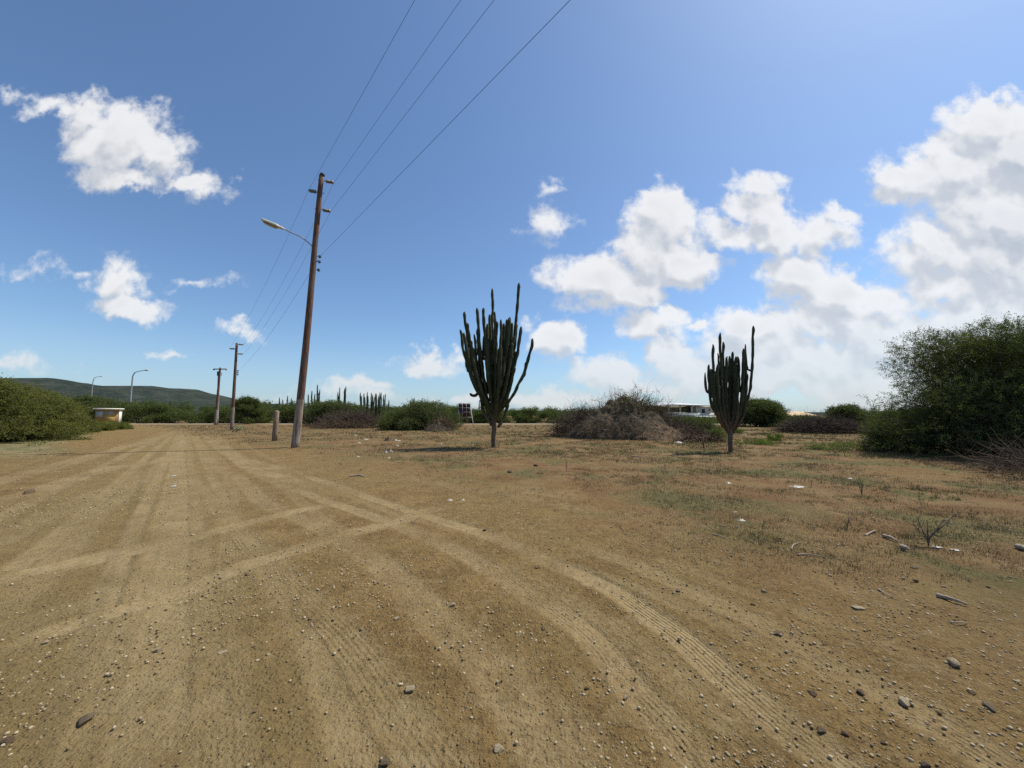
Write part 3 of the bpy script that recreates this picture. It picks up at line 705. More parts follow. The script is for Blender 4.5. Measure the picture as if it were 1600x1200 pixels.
# ------------------------------------------------------------------ houses
M['house_white'] = mat('house_white', (.60, .60, .52), (.52, .52, .45), .8, .85)
M['roof_white'] = mat('pale_metal_roof', (.58, .58, .57), (.50, .50, .49), .5, .6, stretch=(1, .2, 1))
M['window_dark'] = mat('dark_glass', (.03, .035, .045), None, 4, .15)
M['olive_rear'] = mat('olive_wall', (.26, .25, .13), (.22, .20, .11), 1, .9)  # rear wall behind the balcony, darker and more olive than the front
def house():
    Y = 150.0; X = lambda px, dy=0: P(px, 650, Y + dy)[0]; Z = lambda py, dy=0: P(1060, py, Y + dy)[2]
    e = empty('house', (X(1070), Y, 0), 'white two-storey house with pillared balcony and pale hip roof beyond the mound', 'house')
    ox = X(1070); s = lambda px: X(px) - ox
    zt, z1 = Z(633.8), Z(645.3)
    def slab(name, xa, xb, y0, y1, za, zb, m, par=None):
        mb = MB(); mb.box(((s(xa) + s(xb)) / 2, (y0 + y1) / 2, (za + zb) / 2), (s(xb) - s(xa), y1 - y0, zb - za)); return mb.build(name, m, par or e)
    slab('lower_wall', 1020, 1116, 0, 12, 0, z1, M['house_white']); slab('upper_wall', 1090, 1116, .1, 12, z1, zt, M['house_white'])
    slab('rear_wall', 1021, 1090, 4.5, 11.9, z1, zt, M['olive_rear'])
    slab('railing', 1019, 1090, -.25, -.1, z1 - .25, z1 + .22, M['house_white'])
    for px in (1020, 1045.5, 1063.5, 1081.5, 1089.3):
        slab('pillar', px - 1, px + 1, -.1, .45, z1, zt, M['house_white'])
    slab('door', 1084, 1088.5, 4.4, 4.47, z1, z1 + 2.0, M['window_dark'])
    for px, w in ((1054, 3.4), (1069, 3.2), (1074, 2.2)): slab('opening', px - w / 2, px + w / 2, 4.4, 4.47, z1 + .3, z1 + 1.7, M['window_dark'])
    for pa, pb, ya, yb in ((1097, 1102, 639, 645.2), (1108.5, 1110.5, 639, 642)):
        f = slab('window', pa - .5, pb + .5, .02, .1, Z(yb) - .12, Z(ya) + .12, M['cream']); slab('pane', pa, pb, -.03, .02, Z(yb), Z(ya), M['window_dark'], f)
    mb = MB(); ze = zt + .05; xa, xb = s(1013), s(1118); m1, m2 = s(1048), s(1117)
    mb.add([(xa, -1.5, ze - .2), (s(1048), -1.5, zt + .5), (xb, -1.5, ze), (xb, 13, ze), (s(1048), 13, zt + .5), (xa, 13, ze - .2), (m1, 5.5, Z(628.3, 5)), (m2, 5.5, ze + .35)], q=[(1, 2, 7, 6), (3, 4, 6, 7)], t=[(0, 1, 6), (4, 5, 6), (5, 0, 6), (2, 3, 7)])
    mb.add([(xa, -1.5, ze - .45), (s(1048), -1.5, zt + .22), (xb, -1.5, ze - .25), (xa, -1.48, ze - .2), (s(1048), -1.48, zt + .5), (xb, -1.48, ze)], q=[(0, 1, 4, 3), (1, 2, 5, 4)])
    mb.build('roof', M['roof_white'], e)
    e2 = empty('carport', (X(1106, -62), Y - 62, 0), 'low white flat-roofed carport beside the two-storey house', 'carport')
    q = lambda px: P(px, 650, Y - 62)[0] - X(1106, -62)
    z = P(1100, 650.5, Y - 62)[2]
    mb = MB(); mb.add([(q(1096), 0, z - .2), (q(1122), 0, z - .12), (q(1119), 5, z + .1), (q(1100), 5, z + .12)], q=[(0, 1, 2, 3)]); mb.box((q(1109), .05, z - .25), (q(1122) - q(1096), .1, .16)); mb.build('roof', M['roof_white'], e2)
    for px in (1098, 1120):
        mb = MB(); mb.box((q(px), .3, z / 2 - .15), (.12, .12, z - .3)); mb.build('post', M['house_white'], e2)
    for (pa, pb, pt, pw, Yh, lab, colr) in ((1217, 1276, 643.5, 649, 85, 'far bungalow with a long pale orange tiled roof among the trees', (.58, .40, .22)),
                                        (1349, 1364, 643.8, 652, 62, 'small far house with a cream gable just left of the big thorn tree', (.60, .50, .34))):
        xx = lambda p_: P(p_, 650, Yh)[0]; cx = (xx(pa) + xx(pb)) / 2; wd = xx(pb) - xx(pa)
        e3 = empty('house', (cx, Yh, 0), lab, 'house'); zz = P(1200, pw, Yh)[2]; zp = P(1200, pt, Yh)[2]
        mb = MB(); mb.box((0, 3, zz / 2), (wd * .92, 6, zz)); mb.build('wall', M['house_white'], e3)
        mb = MB(); h_ = wd / 2; mb.add([(-h_, -.5, zz), (h_, -.5, zz), (h_, 6.5, zz), (-h_, 6.5, zz), (-h_ * .85, 3, zp), (h_ * .7, 3, zp + .1)], q=[(0, 1, 5, 4), (2, 3, 4, 5)], t=[(1, 2, 5), (3, 0, 4)])
        mb.build('roof', mat('orange_tiles', colr, tuple(k * .8 for k in colr), 2, .8), e3)
        mb = MB(); mb.box((wd * .2, -.04, zz * .55), (.9, .06, .9)); mb.build('window', M['window_dark'], e3)
house()

# ------------------------------------------------------------------ candle cacti
def cactus_mat():
    m, T, b = principled('cactus_skin')
    g = T.new('ShaderNodeNewGeometry'); tc = T.new('ShaderNodeTexCoord')
    c = T.mix(T.step(T.noise(tc.outputs['Object'], 3.0, 5, .65), .38, .62), (.040, .050, .024), (.075, .078, .040))
    c = T.mix(T.m('MULTIPLY', T.step(T.noise(tc.outputs['Object'], 14, 4, .7), .52, .7), .6), c, (.12, .095, .06))
    sx = T.new('ShaderNodeSeparateXYZ'); T.l.new(tc.outputs['Object'], sx.inputs[0])
    c = T.mix(T.step(sx.outputs[2], 1.7, .9), c, T.mix(T.step(T.noise(tc.outputs['Object'], 9, 5, .7), .4, .6), (.10, .065, .04), (.17, .13, .09)))
    T.l.new(c, b.inputs['Base Color']); b.inputs['Roughness'].default_value = .8; b.inputs['Specular IOR Level'].default_value = .15
    bn = T.new('ShaderNodeBump'); bn.inputs['Distance'].default_value = .02; T.l.new(T.noise(tc.outputs['Object'], 40, 4, .7), bn.inputs['Height']); T.l.new(bn.outputs[0], b.inputs['Normal'])
    return m
M['cactus'] = cactus_mat()
def spline(pts, n):
    p = np.array(pts, float); k = len(p); out = []
    for t in np.linspace(0, k - 1, n):
        i = min(int(t), k - 2); f = t - i; p0, p1, p2, p3 = p[max(i - 1, 0)], p[i], p[i + 1], p[min(i + 2, k - 1)]
        out.append(.5 * (2 * p1 + (p2 - p0) * f + (2 * p0 - 5 * p1 + 4 * p2 - p3) * f * f + (3 * p1 - p0 - 3 * p2 + p3) * f ** 3))
    return np.array(out)
def arm_build(e, pts, r, n=None):
    L = np.linalg.norm(np.diff(np.array(pts), axis=0), axis=1).sum(); n = n or max(14, int(L / .07))
    p = spline(pts, n); s = np.linspace(0, L, n)
    p[1:-1] += np.c_[fbm(s[1:-1] * 2.2, s[1:-1] * 0 + rng.random() * 99, 2), fbm(s[1:-1] * 2.2, s[1:-1] * 0 + rng.random() * 99, 2), s[1:-1] * 0] * .09
    ph = rng.random() * 6
    rad = r * (1 + .10 * np.sin(s * 17 + ph) + .20 * np.abs(np.sin(s * 5.3 + ph * 2))); rad[0] *= .8; rad[-1] *= .35; rad[-2] *= .72; rad[-3] *= .92
    mb = MB(); mb.tube(p, rad, 14, ribs=7, ribdepth=.16); return mb.build('arm', M['cactus'], e, False)
def big_cactus(label, base, trunk_top, tips, Y, r, flare, interior, spread, taper=1.0):
    b = gp(*base); Y = b[1]; e = empty('candle_cactus', b, label, 'cactus', 'tall candle cacti standing on the dirt')
    W3 = lambda px, py, dy=0: P(px, py, Y + dy) - b
    tx, ty = trunk_top
    mb = MB(); pts = spline([(0, 0, -.05), W3(base[0] - 1, (base[1] * 2 + ty) / 3), W3(tx, (base[1] + ty * 2) / 3), W3(tx, ty), W3(tx, ty - 18)], 16)
    z = np.linspace(0, 1, 16); mb.tube(pts, r * (1.75 + .55 * np.exp(-z * 9) + .45 * z ** 2), 16, ribs=8, ribdepth=.09); mb.build('trunk', M['cactus'], e, True)
    for (px, py) in tips + interior:
        dz = rng.uniform(-1, 1) * spread * (.25 + min(1, abs(px - tx) / 60) * .3 + (.55 if (px, py) in interior else .1))
        up = (ty - py); dxp = px - tx
        st = rng.uniform(-4, 26)
        p0 = W3(tx + dxp * .04, ty + 4 - st * .55)
        p1 = W3(tx + dxp * flare[0], ty - up * .16 - st * .3, dz * .5); p2 = W3(tx + dxp * flare[1], ty - up * .42, dz * .9)
        p3 = W3(tx + dxp * flare[2], ty - up * .70, dz); p4 = W3(px, py, dz)
        arm_build(e, [p0, p1, p2, p3, p4], r * rng.uniform(.88, 1.1))
        if rng.random() < .45 and up > 90:   # a short side arm
            f = rng.uniform(.35, .62); q0 = p2 * (1 - f) + p3 * f; sgn = rng.choice([-1, 1]); L = rng.uniform(.35, .9)
            arm_build(e, [q0, q0 + np.array([.11 * sgn, .05, .08]), q0 + np.array([.14 * sgn, .06, .3]), q0 + np.array([.15 * sgn + .02, .06, L + .2])], r * .85)
    return e, b, W3
T1 = [(718.7,515),(725.7,487),(745,481),(755.5,481),(769,451),(765.5,491),(773,487),(783,499),(792,499),(796,496),(811.5,442),(814,510),(803,525),(832.5,529),(731,522),(725,520),(741,522),(787.5,505),(762,507),(776,502),(799,527)]
I1 = [(float(x), float(y)) for x, y in zip(rng.uniform(728, 810, 30), rng.uniform(504, 580, 30))]
c1, cb1, W31 = big_cactus('largest candle cactus, its many upright arms fanned into a wide V', (772, 699), (772, 656), T1, 0, .047, (.33, .62, .86), I1, 1.0)
arm_build(c1, [W31(752, 605), W31(746, 603), W31(741, 598), W31(736.5, 589)], .05)
arm_build(c1, [W31(749, 610), W31(744, 617), W31(738, 618), W31(734, 615)], .045)
arm_build(c1, [W31(778, 668), W31(787, 652), W31(791, 640), W31(794, 625)], .05)
arm_build(c1, [W31(768, 665), W31(758, 650), W31(753, 638), W31(752, 622)], .05)
T2 = [(1107.8,569.5),(1113.5,538),(1125.4,519.7),(1129.8,534),(1125,565.7),(1136.5,557),(1140,556),(1144.7,549.4),(1150,557),(1152.8,556.7),(1161.4,544.6),(1177,509),(1165.8,561),(1168,584),(1133.6,571),(1148,581),(1112,577),(1118,580)]
I2 = [(float(x), float(y)) for x, y in zip(rng.uniform(1114, 1164, 8), rng.uniform(558, 600, 8))]
c2, cb2, W32 = big_cactus('smaller dark candle cactus with a dense column of arms, right of the brush mound', (1142, 706), (1141, 676), T2, 0, .038, (.55, .86, .97), I2, .55)
def far_cactus(px, pts, Y, label, base_py=662):
    b = P(px, 660, Y); b[2] = 0; e = empty('candle_cactus', b, label, 'cactus', 'cacti rising out of the far scrub')
    for (x, y) in pts:
        t = P(x, y, Y) - b; x0 = t[0] * .75 + rng.uniform(-.1, .1); dy = rng.uniform(-.6, .6)
        arm_build(e, [(x0 * .6, dy * .5, 0), (x0, dy, t[2] * .3), (x0 * .3 + t[0] * .7, dy, t[2] * .65), (t[0], dy, t[2])], .068, 16)
far_cactus(491, [(473, 622), (478, 617), (483, 616), (487, 610), (493, 600.5), (497, 608), (490, 615), (495, 613)], 50, 'far cactus clump with one very tall spire, seen right beside the lamp pole')
far_cactus(534, [(528, 612), (531, 605), (536, 606), (540, 603.5), (527, 618), (537, 614)], 54, 'far cactus with three thin spires above the rounded green shrub')
far_cactus(573, [(563, 618), (566, 614), (571, 616), (574, 612.5), (578, 613), (581, 616), (568, 620), (576, 618), (584, 620), (565, 613.5)], 52, 'far dense clump of cactus spires, the left of two adjoining clumps')
far_cactus(597, [(586, 614), (590, 615), (594, 618), (596, 613), (600, 617), (603, 615.5), (607, 625), (588, 619), (598, 620), (592, 613)], 53, 'far dense clump of cactus spires, the right of two adjoining clumps')
far_cactus(645, [(641, 626), (648, 628), (652, 630)], 56, 'few short cactus spires peeping over scrub left of the panel stand')
far_cactus(445, [(439, 621), (442, 624), (448, 618), (452, 622), (436, 625), (455, 625)], 58, 'low far cactus clump seen between the wooden post and the lamp pole')

# ------------------------------------------------------------------ shrubs and trees
def shrub(name, loc, w, d, h, n_spray, leaf, lmat, label, cat='shrub', group=None, seed=0, skirt=.25, pads=26, twigL=.3, per=9, stems=4, trunk_r=.05, umbrella=0.0, holes=.0, bark=None, kind=None, lift=0.0, side_edge=None):
    global rng
    old = rng; rng = np.random.default_rng(seed * 7 + 11)
    o = empty(name, loc, label, cat, group)
    # pads of foliage spread through a lopsided dome
    a = rng.uniform(0, 2 * math.pi, pads); rr = np.sqrt(rng.uniform(0.02, 1, pads))
    lop = 1 + .22 * np.sin(a * 2 + seed) + .15 * np.sin(a * 3 + seed * 2.1)
    top = (1 - rr ** 2.4) ** .5 * .78 + .22
    zf = np.clip(skirt + (1.02 - skirt) * rng.random(pads) ** .7, 0, 1.05) if umbrella == 0 else rng.uniform(.62, 1.0, pads)
    edge = rr > .75; zf = np.where(edge & (rng.random(pads) < .6), rng.uniform(.15, .7, pads) if umbrella == 0 else zf, zf)
    c = np.stack([np.cos(a) * rr * lop * w * .43, np.sin(a) * rr * lop * d * .43, np.maximum(zf * top * h * (1 + rng.normal(0, .09, pads)), .12 * h + lift)], 1)
    pr = rng.uniform(.13, .24, pads) * (w + d) * .5
    c[:, 2] = np.minimum(c[:, 2], np.maximum(h * top * 1.02 - pr * .42, .15 * h))
    br = MB()
    for k in range(pads):
        s = rng.integers(0, stems); sa = s * 6.28 / stems
        p0 = np.array([math.cos(sa) * .06 * w * (stems > 1), math.sin(sa) * .06 * w * (stems > 1), -.02]); tgt = c[k]
        m1 = p0 + (tgt - p0) * np.array([.22, .22, .45]) + rng.normal(0, .03 * w, 3) * [1, 1, .4]; m2 = p0 + (tgt - p0) * np.array([.6, .6, .85]) + rng.normal(0, .03 * w, 3) * [1, 1, .4]
        r0 = trunk_r * rng.uniform(.5, 1); br.tube(spline([p0, m1, m2, tgt], 8), np.linspace(r0, r0 * .22, 8), 5, cap=False)
    # twigs carrying leaves
    n = n_spray; wgt = pr ** 1.2 * (1 + .5 * (c[:, 2] > .5 * h)); k = rng.choice(pads, n, p=wgt / wgt.sum())
    off = unit(rng.normal(0, 1, (n, 3))) * (rng.random(n) ** .4)[:, None]; off[:, 2] *= .5
    st = c[k] + off * pr[k][:, None]; st[:, 2] = np.maximum(st[:, 2], .03)
    if lift: st[:, 2] = np.maximum(st[:, 2], lift * rng.uniform(.7, 1.3, n))
    if side_edge:   # the crown ends in a ragged vertical flank on its field side
        wx, wy = st[:, 0] + loc[0], st[:, 1] + loc[1]
        ok = wx / wy > side_edge + .05 * (fbm(st[:, 2] * 1.3, wy * .8, 2, 9)) + .02 * np.maximum(st[:, 2] - 1.5, 0)
        st, off, k = st[ok], off[ok], k[ok]; n = len(st)
    dr = unit(off + rng.normal(0, .5, (n, 3)) + np.array([0, 0, .25])); L = twigL * rng.uniform(.5, 1.3, n)
    pts = twigs(br, st, dr, L, leaf * .06 + .002, .3, 2, .4)
    br.build('branches', bark or M['bark'], o)
    lv = MB(); P3 = np.stack(pts, 1)
    for j in range(per):
        t = rng.uniform(.1, 2, n); i0 = np.minimum(t.astype(int), 1); f = (t - i0)[:, None]
        q = P3[np.arange(n), i0] * (1 - f) + P3[np.arange(n), i0 + 1] * f + rng.normal(0, leaf * .75, (n, 3))
        q[:, 2] = np.maximum(q[:, 2], .02)
        leaves(lv, q, leaf * rng.uniform(.6, 1.3, n), .45, .5, np.clip(rng.random(n) * .5 + (k * .618 % 1) * .5, 0, 1))
    lv.build('crown', lmat, o)
    rng = old; return o
# big thorn tree on the right, built of three interlocked crowns
def gx(px, Y): return P(px, 648, Y)[0]
shrub('thorn_tree', (gx(1580, 11.8), 11.8, 0), 7.9, 6.4, 4.15, 21000, .042, M['leaf_thorn'], 'huge dark thorn tree with a dense spreading crown reaching the ground at the field edge', 'tree', seed=3, pads=62, twigL=.34, per=20, stems=6, trunk_r=.07, skirt=.1, side_edge=.965)
shrub('thorn_tree', (gx(1760, 12.8), 12.8, 0), 8.5, 7, 4.6, 15000, .05, M['leaf_thorn'], 'taller thorn tree rising behind the huge dark one at the picture edge', 'tree', seed=5, pads=60, twigL=.32, per=16, stems=5, trunk_r=.07, skirt=.15)
shrub('thorn_tree', (gx(1520, 12.6), 12.6, 0), 3.6, 2.8, 2.6, 11000, .045, M['leaf_thorn'], 'lower feathery thorn tree leaning out on the field side of the huge one', 'tree', seed=9, pads=40, twigL=.34, per=14, stems=4, trunk_r=.07, skirt=.05, side_edge=.965)
shrub('thorn_shrub', (gx(1392, 13.2), 13.2, 0), 1.7, 1.3, .85, 1300, .045, M['leaf_thorn'], 'low feathery shrub spreading at the foot of the thorn trees', 'shrub', seed=12, pads=20, per=11)
# left bank of scrub, nearest first
LS = [(-70, 16.5, 5.0, 3.24, 'near olive scrub bush cut by the picture edge beside the dirt road'),
      (18, 18.4, 4.6, 2.43, 'rounded olive scrub bush on the road verge, second along from the edge'),
      (62, 20.5, 4.2, 2.07, 'mid-sized olive scrub bush on the verge behind a white scrap'),
      (-20, 23.5, 7.0, 3.38, 'tall spreading scrub tree making the high shoulder of the roadside thicket'),
      (42, 27.0, 5.2, 2.88, 'broad scrub tree on the falling crest of the roadside thicket'),
      (78, 23.5, 2.8, 1.40, 'low olive scrub bush on the verge before the hut'),
      (66, 31.0, 4.6, 2.52, 'broad green scrub bush between the roadside crest and the hut'),
      (112, 27.0, 2.2, 0.85, 'low grey-green scrub just in front of the hut wall'),
      (150, 30.0, 2.2, 0.50, 'flat patch of low scrub hiding the foot of the hut'),
      (180, 33.0, 2.2, 0.42, 'smallest low scrub at the road corner by the street lamp')]
for i, (px, Y, w, h, lab) in enumerate(LS):
    shrub('scrub_bush', (gx(px, Y), Y, 0), w, w * .8, h, int(1400 + 330 * w), .055 + .0012 * Y, M['leaf_left'], lab, 'bush', 'bushes of the roadside thicket', seed=20 + i, pads=int(16 + w * 3), per=18, twigL=.34, skirt=.1, trunk_r=.05)
LS2 = [(127, 49, 7, 3.7, 'leaf_far', 'very dark rounded tree right behind the hut', 'dark'), (10, 40, 9, 4.2, 'leaf_left', 'far crest tree over the roadside thicket', ''), (72, 46, 7, 3.4, 'leaf_left', 'green crown between the hill foot and the hut', ''), (165, 58, 8, 3.7, 'leaf_far', 'green tree behind the hut roof', '')]
for i, (px, Y, w, h, lm, lab, _) in enumerate(LS2):
    shrub('scrub_tree', (gx(px, Y), Y, 0), w, w * .7, h, 3000, .16, M[lm], lab, 'tree', 'trees behind the hut', seed=40 + i, pads=34, per=11, twigL=.5, skirt=.08, trunk_r=.08)
# mid-field shrubs
MF = [(655, 33, 7.2, 2.45, 4200, .11, 'leaf_far', 'wide green mid-field shrub behind the small rubble heap', 'shrub'),
      (622, 32, 3.2, 1.3, 1400, .10, 'leaf_thorn', 'low dark shrub at the left foot of the wide green one', 'shrub'),
      (520, 44, 6.5, 3.1, 3600, .13, 'leaf_far', 'rounded bright green shrub below the three-spired cactus', 'shrub'),
      (1184, 41, 6.0, 3.0, 4600, .13, 'leaf_far', 'flat-topped green tree directly behind the smaller candle cactus', 'tree'),
      (1238, 40, 6, 1.05, 3000, .13, 'leaf_far', 'dark green tree below the long orange roof', 'tree'),
      (1328, 33, 3.2, 2.1, 2600, .11, 'leaf_far', 'round green tree behind the grey brush pile', 'tree'),
      (386, 52, 4.2, 3.8, 2600, .14, 'leaf_thorn', 'dark pointed tree standing just right of the second pole', 'tree'),
      (1080, 24, 2.8, .95, 2300, .08, 'leaf_far', 'leafy green shrub on the right shoulder of the brush mound', 'shrub')]
for i, (px, Y, w, h, n, lf, lm, lab, cat) in enumerate(MF):
    shrub('green_' + ('tree' if cat == 'tree' else 'shrub'), (gx(px, Y), Y, 0), w, w * .75, h, n, lf, M[lm], lab, cat, seed=60 + i, pads=30, per=11, twigL=.4, skirt=.08, trunk_r=.06)
SM = [(1120, 689, .95, .55, 'bright green weed shrub at the foot of the smaller cactus'), (1155, 677, .8, .3, 'low green weed clump behind the smaller cactus'), (1211, 689, .7, .33, 'small round weed clump out on the open field'),
      (1328, 704, 1.6, .42, 'straggly low weed shrub in front of the thorn trees'), (1270, 702, 1.8, .22, 'thin spreading weed on the bare field'), (1180, 694, 1.8, .16, 'flat grey-green weed mat between cactus and field'),
      (1395, 690, .9, .5, 'pale sprouting shrub touching the thorn tree')]
for i, (px, py, w, h, lab) in enumerate(SM):
    g = gp(px, py); shrub('weed_shrub', g, w, w * .8, h, 260, .035 if py > 700 else .045, M['leaf_bright'], lab, 'weed', 'weeds growing on the open field', seed=80 + i, pads=10, per=8, twigL=.14, skirt=.1, trunk_r=.01)

# far thicket: one mass of scrub closing the field
def thicket():
    top = [(-1500, 610), (-60, 618), (200, 624), (250, 626), (300, 628), (330, 630), (380, 627), (430, 628), (480, 627), (540, 628), (600, 632), (640, 633), (700, 631), (740, 635), (800, 637), (860, 637), (900, 635), (940, 638), (990, 644), (1015, 655), (1130, 657), (1160, 640), (1195, 642), (1212, 654), (1275, 653), (1300, 641), (1360, 641), (1500, 632), (1700, 620), (2300, 600)]
    lv, br = MB(), MB(); px = -1500.0; i = 0
    while px < 2400:
        if -60 < px < 190: px = 190.0
        for row, (Ya, hh, lf, ns) in enumerate(((56.0, 1.0, .17, 520), (62.0, 1.06, .19, 420))):
            Y = Ya + rng.uniform(-1.2, 1.2); x = gx(px + rng.uniform(-8, 8), Y) + row * 1.5
            ty = np.interp(px, [t[0] for t in top], [t[1] for t in top]) + rng.normal(0, 1.6) + (3 if row == 0 else 0)
            h = max(.9, P(px, ty, Y)[2]); w = rng.uniform(3.6, 6.0)
            n = int(ns * (h / 2.6) ** .5); pads = 11; a = rng.uniform(0, 6.28, pads); r = np.sqrt(rng.random(pads))
            c = np.stack([x + np.cos(a) * r * w * .5, Y + np.sin(a) * r * 1.8, h * np.where(rng.random(pads) < .35, rng.uniform(.1, .4, pads), rng.uniform(.45, .95, pads)) * (1 - .3 * r ** 2)], 1)
            k = rng.integers(0, pads, n); off = unit(rng.normal(0, 1, (n, 3))) * (rng.random(n) ** .4)[:, None] * np.array([w * .22, w * .2, h * .17])
            s = c[k] + off; s[:, 2] = np.maximum(s[:, 2], .08)
            tone = rng.random()
            for j in range(9):
                q = s + rng.normal(0, .18, (n, 3)); q[:, 2] = np.clip(q[:, 2], .03, None); leaves(lv, q, lf * rng.uniform(.6, 1.3, n), .5, .55, np.clip(rng.random(n) * .6 + tone * .4, 0, 1))
            for kk in range(7):
                br.tube([(x + rng.uniform(-.4, .4), Y, 0), (x + (c[kk, 0] - x) * .5, Y, c[kk, 2] * .6), c[kk]], [.06, .04, .015], 4, cap=False)
        px += rng.uniform(22, 36) * (56 / 60); i += 1
    o = lv.build('thicket', M['leaf_far']); tag(o, 'dense green thorn scrub closing off the far side of the field', 'thicket', kind='stuff')
    b = br.build('thicket_branches', M['bark'], o); b['kind'] = 'stuff'
thicket()

# ------------------------------------------------------------------ mound and brush piles
def mound(name, cx, cy, w, d, h, m, label, seed, n=150, rough=.45, skew=0.0):
    s = np.linspace(-1, 1, n); X, Y = np.meshgrid(s, s, indexing='ij'); r = np.hypot(X, Y * (1 + .15 * np.sin(X * 3 + seed)))
    base = np.clip(1 - r, 0, 1) ** .85 * (1 + .3 * fbm(X * 1.6 + seed, Y * 1.6, 3, 5))
    z = h * base * (1 + rough * fbm(X * 4 + seed, Y * 4, 4, 6) * 1.6) + sstep(1 - r, 0, .15) * (fbm(X * 14, Y * 14, 4, 7, .65) * .42 * rough + fbm(X * 45, Y * 45, 2, 8) * .10 * rough) * min(h, 1.2)
    z = z * sstep(1 - r, -.02, .1) - .05 * (r > .98)
    v = np.stack([X * w / 2 * (1 + .1 * fbm(X * 2, Y * 2, 2, 3)) + skew * z, Y * d / 2, z], -1).reshape(-1, 3)
    i = np.arange(n - 1)[:, None] * n + np.arange(n - 1)[None]; q = np.stack([i, i + n, i + n + 1, i + 1], -1).reshape(-1, 4)
    keep = (r.reshape(-1)[q] < 1.02).all(1)
    o = mesh_obj(name, v, q[keep], m, loc=(cx, cy, -.12), smooth=False); tag(o, label, 'mound'); return o, lambda x, y: np.interp(0, [0], [0])
M['soil'] = mat('mound_soil', (.085, .064, .036), (.035, .027, .017), 4.5, .95, .05, 9, lo=.38, hi=.62)
def brush(name, cx, cy, w, d, h, n, label, m, seed, r=.012, L=(.5, 1.3), up=.25, z0=0.0, leafy=0, lean=None, shape=.6, cat='brush pile'):
    global rng
    old = rng; rng = np.random.default_rng(seed)
    e = empty(name, (cx, cy, z0), label, cat, 'heaps of cut dead branches')
    a = rng.uniform(0, 6.28, n); q = np.sqrt(rng.random(n)); x = np.cos(a) * q * w / 2; y = np.sin(a) * q * d / 2
    env = h * (1 - q ** 2) ** shape * (1 + .5 * fbm(x * .9 + seed, y * .9, 3, 4))
    z = env * rng.random(n) ** .6
    st = np.stack([x, y, np.maximum(z, .02)], 1); dr = rng.normal(0, 1, (n, 3)) * [1, 1, .45] + np.array([0, 0, up]) + np.stack([x / w, y / d, 0 * x], 1) * .8
    mb = MB(); Ls = rng.uniform(L[0], L[1], n)
    pts = twigs(mb, st, dr, Ls, r * rng.uniform(.4, 1.4, n), .22, 3, .3)
    p2 = pts[2]; n2 = n * 2; ii = rng.integers(0, n, n2)   # finer side twigs
    pp = np.stack(pts, 1)[ii, rng.integers(1, 4, n2)]
    twigs(mb, pp, rng.normal(0, 1, (n2, 3)) + np.array([0, 0, .3]), Ls[ii] * .45, r * .35, .3, 2, .4)
    mb.v = [np.c_[v[:, :2], np.maximum(v[:, 2], .0)] for v in mb.v]
    mb.build('branches', m, e)
    if leafy:
        lv = MB(); kk = rng.integers(0, n2, leafy); c = pp[kk] + rng.normal(0, .09, (leafy, 3)); c[:, 2] = np.maximum(c[:, 2], .02); leaves(lv, c, .07, .4, .5); lv.build('leaves', M['leaf_far'], e)
    rng = old; return e
Ym = 21.5
mound('dirt_mound', gx(968, Ym), Ym, 7.0, 5.4, 2.5, M['soil'], 'large brown dirt mound covered in dumped dead branches', 3, skew=.1)
mound('dirt_mound', gx(1018, 20.3), 20.3, 4.4, 3.6, 1.2, mat('red_soil', (.14, .088, .046), (.055, .038, .022), 4.0, .95, .03, 14), 'lower reddish spill of soil on the right side of the large mound', 6)
brush('brush_pile', gx(925, 22.5), 22.5, 4.6, 2.8, 1.6, 1700, 'grey-brown dead brush on the left slope of the dirt mound', M['dead_grey'], 101, .014)
brush('brush_pile', gx(992, 22.4), 22.5, 4.8, 2.6, 2.25, 2500, 'tall tangle of dead branches with some leaves crowning the dirt mound', M['dead'], 102, .015, (.5, 1.5), .3, 0, 1500)
brush('brush_pile', gx(1048, 21.0), 21.0, 3.4, 2.2, .75, 1300, 'dark dead brush slumped at the right end of the dirt mound', M['dead_grey'], 103, .014, (.4, 1.1), .2, 0, 500)
brush('brush_pile', gx(992, 20.6), 20.9, 2.0, 1.2, 2.35, 110, 'few long leafy sticks poking up from the mound top', M['dead'], 104, .016, (.7, 1.4), 1.2, 0, 1400, shape=.4)
brush('brush_pile', gx(962, 20.4), 20.3, 5.2, 3.2, 1.3, 420, 'loose sticks and roots sticking out of the front slope of the dirt mound', M['dead'], 112, .014, (.3, .9), .25)
brush('brush_pile', gx(1282, 26.5), 26.5, 5.4, 2.6, 1.1, 2400, 'long grey pile of dead brush on the open field before the far trees', M['dead_grey'], 105, .015, (.4, 1.1), .15)
brush('brush_pile', gx(548, 38), 38, 5.2, 3, 1.5, 1700, 'dark heap of dead brush against the far scrub below the dense cacti', M['dead_grey'], 106, .022, (.6, 1.5), .15)
brush('brush_pile', gx(535, 36), 36, 6.0, 2.0, .5, 700, 'low spill of dead twigs lying before the dark far heap', M['dead'], 107, .02, (.6, 1.5), .05)
brush('brush_pile', gx(1585, 9.6), 8.9, 3.0, 1.6, .4, 160, 'pale bare branches lying under the front of the huge thorn tree', M['dead'], 108, .014, (.6, 1.4), .1)
brush('brush_pile', gx(1640, 7.6), 7.7, 2.0, 1.4, .5, 260, 'grey leafless brush at the picture edge in front of the thorn tree', M['dead_grey'], 109, .008, (.4, .9), .4)
mound('rubble_heap', gx(684, 29.5), 29.5, 2.6, 2.2, .9, M['soil'], 'small rubble and soil heap beside the panel stand', 11, 110, .45)
brush('brush_pile', gx(692, 30), 30, 1.6, 1.4, .9, 330, 'few dead branches dumped on the small rubble heap', M['dead'], 110, .02, (.4, 1.0), .3)
brush('brush_pile', gx(1078, 18.6), 17.6, 2.4, .9, .28, 170, 'split logs and broken sticks scattered at the right foot of the mound', M['dead'], 111, .028, (.3, .8), .05)
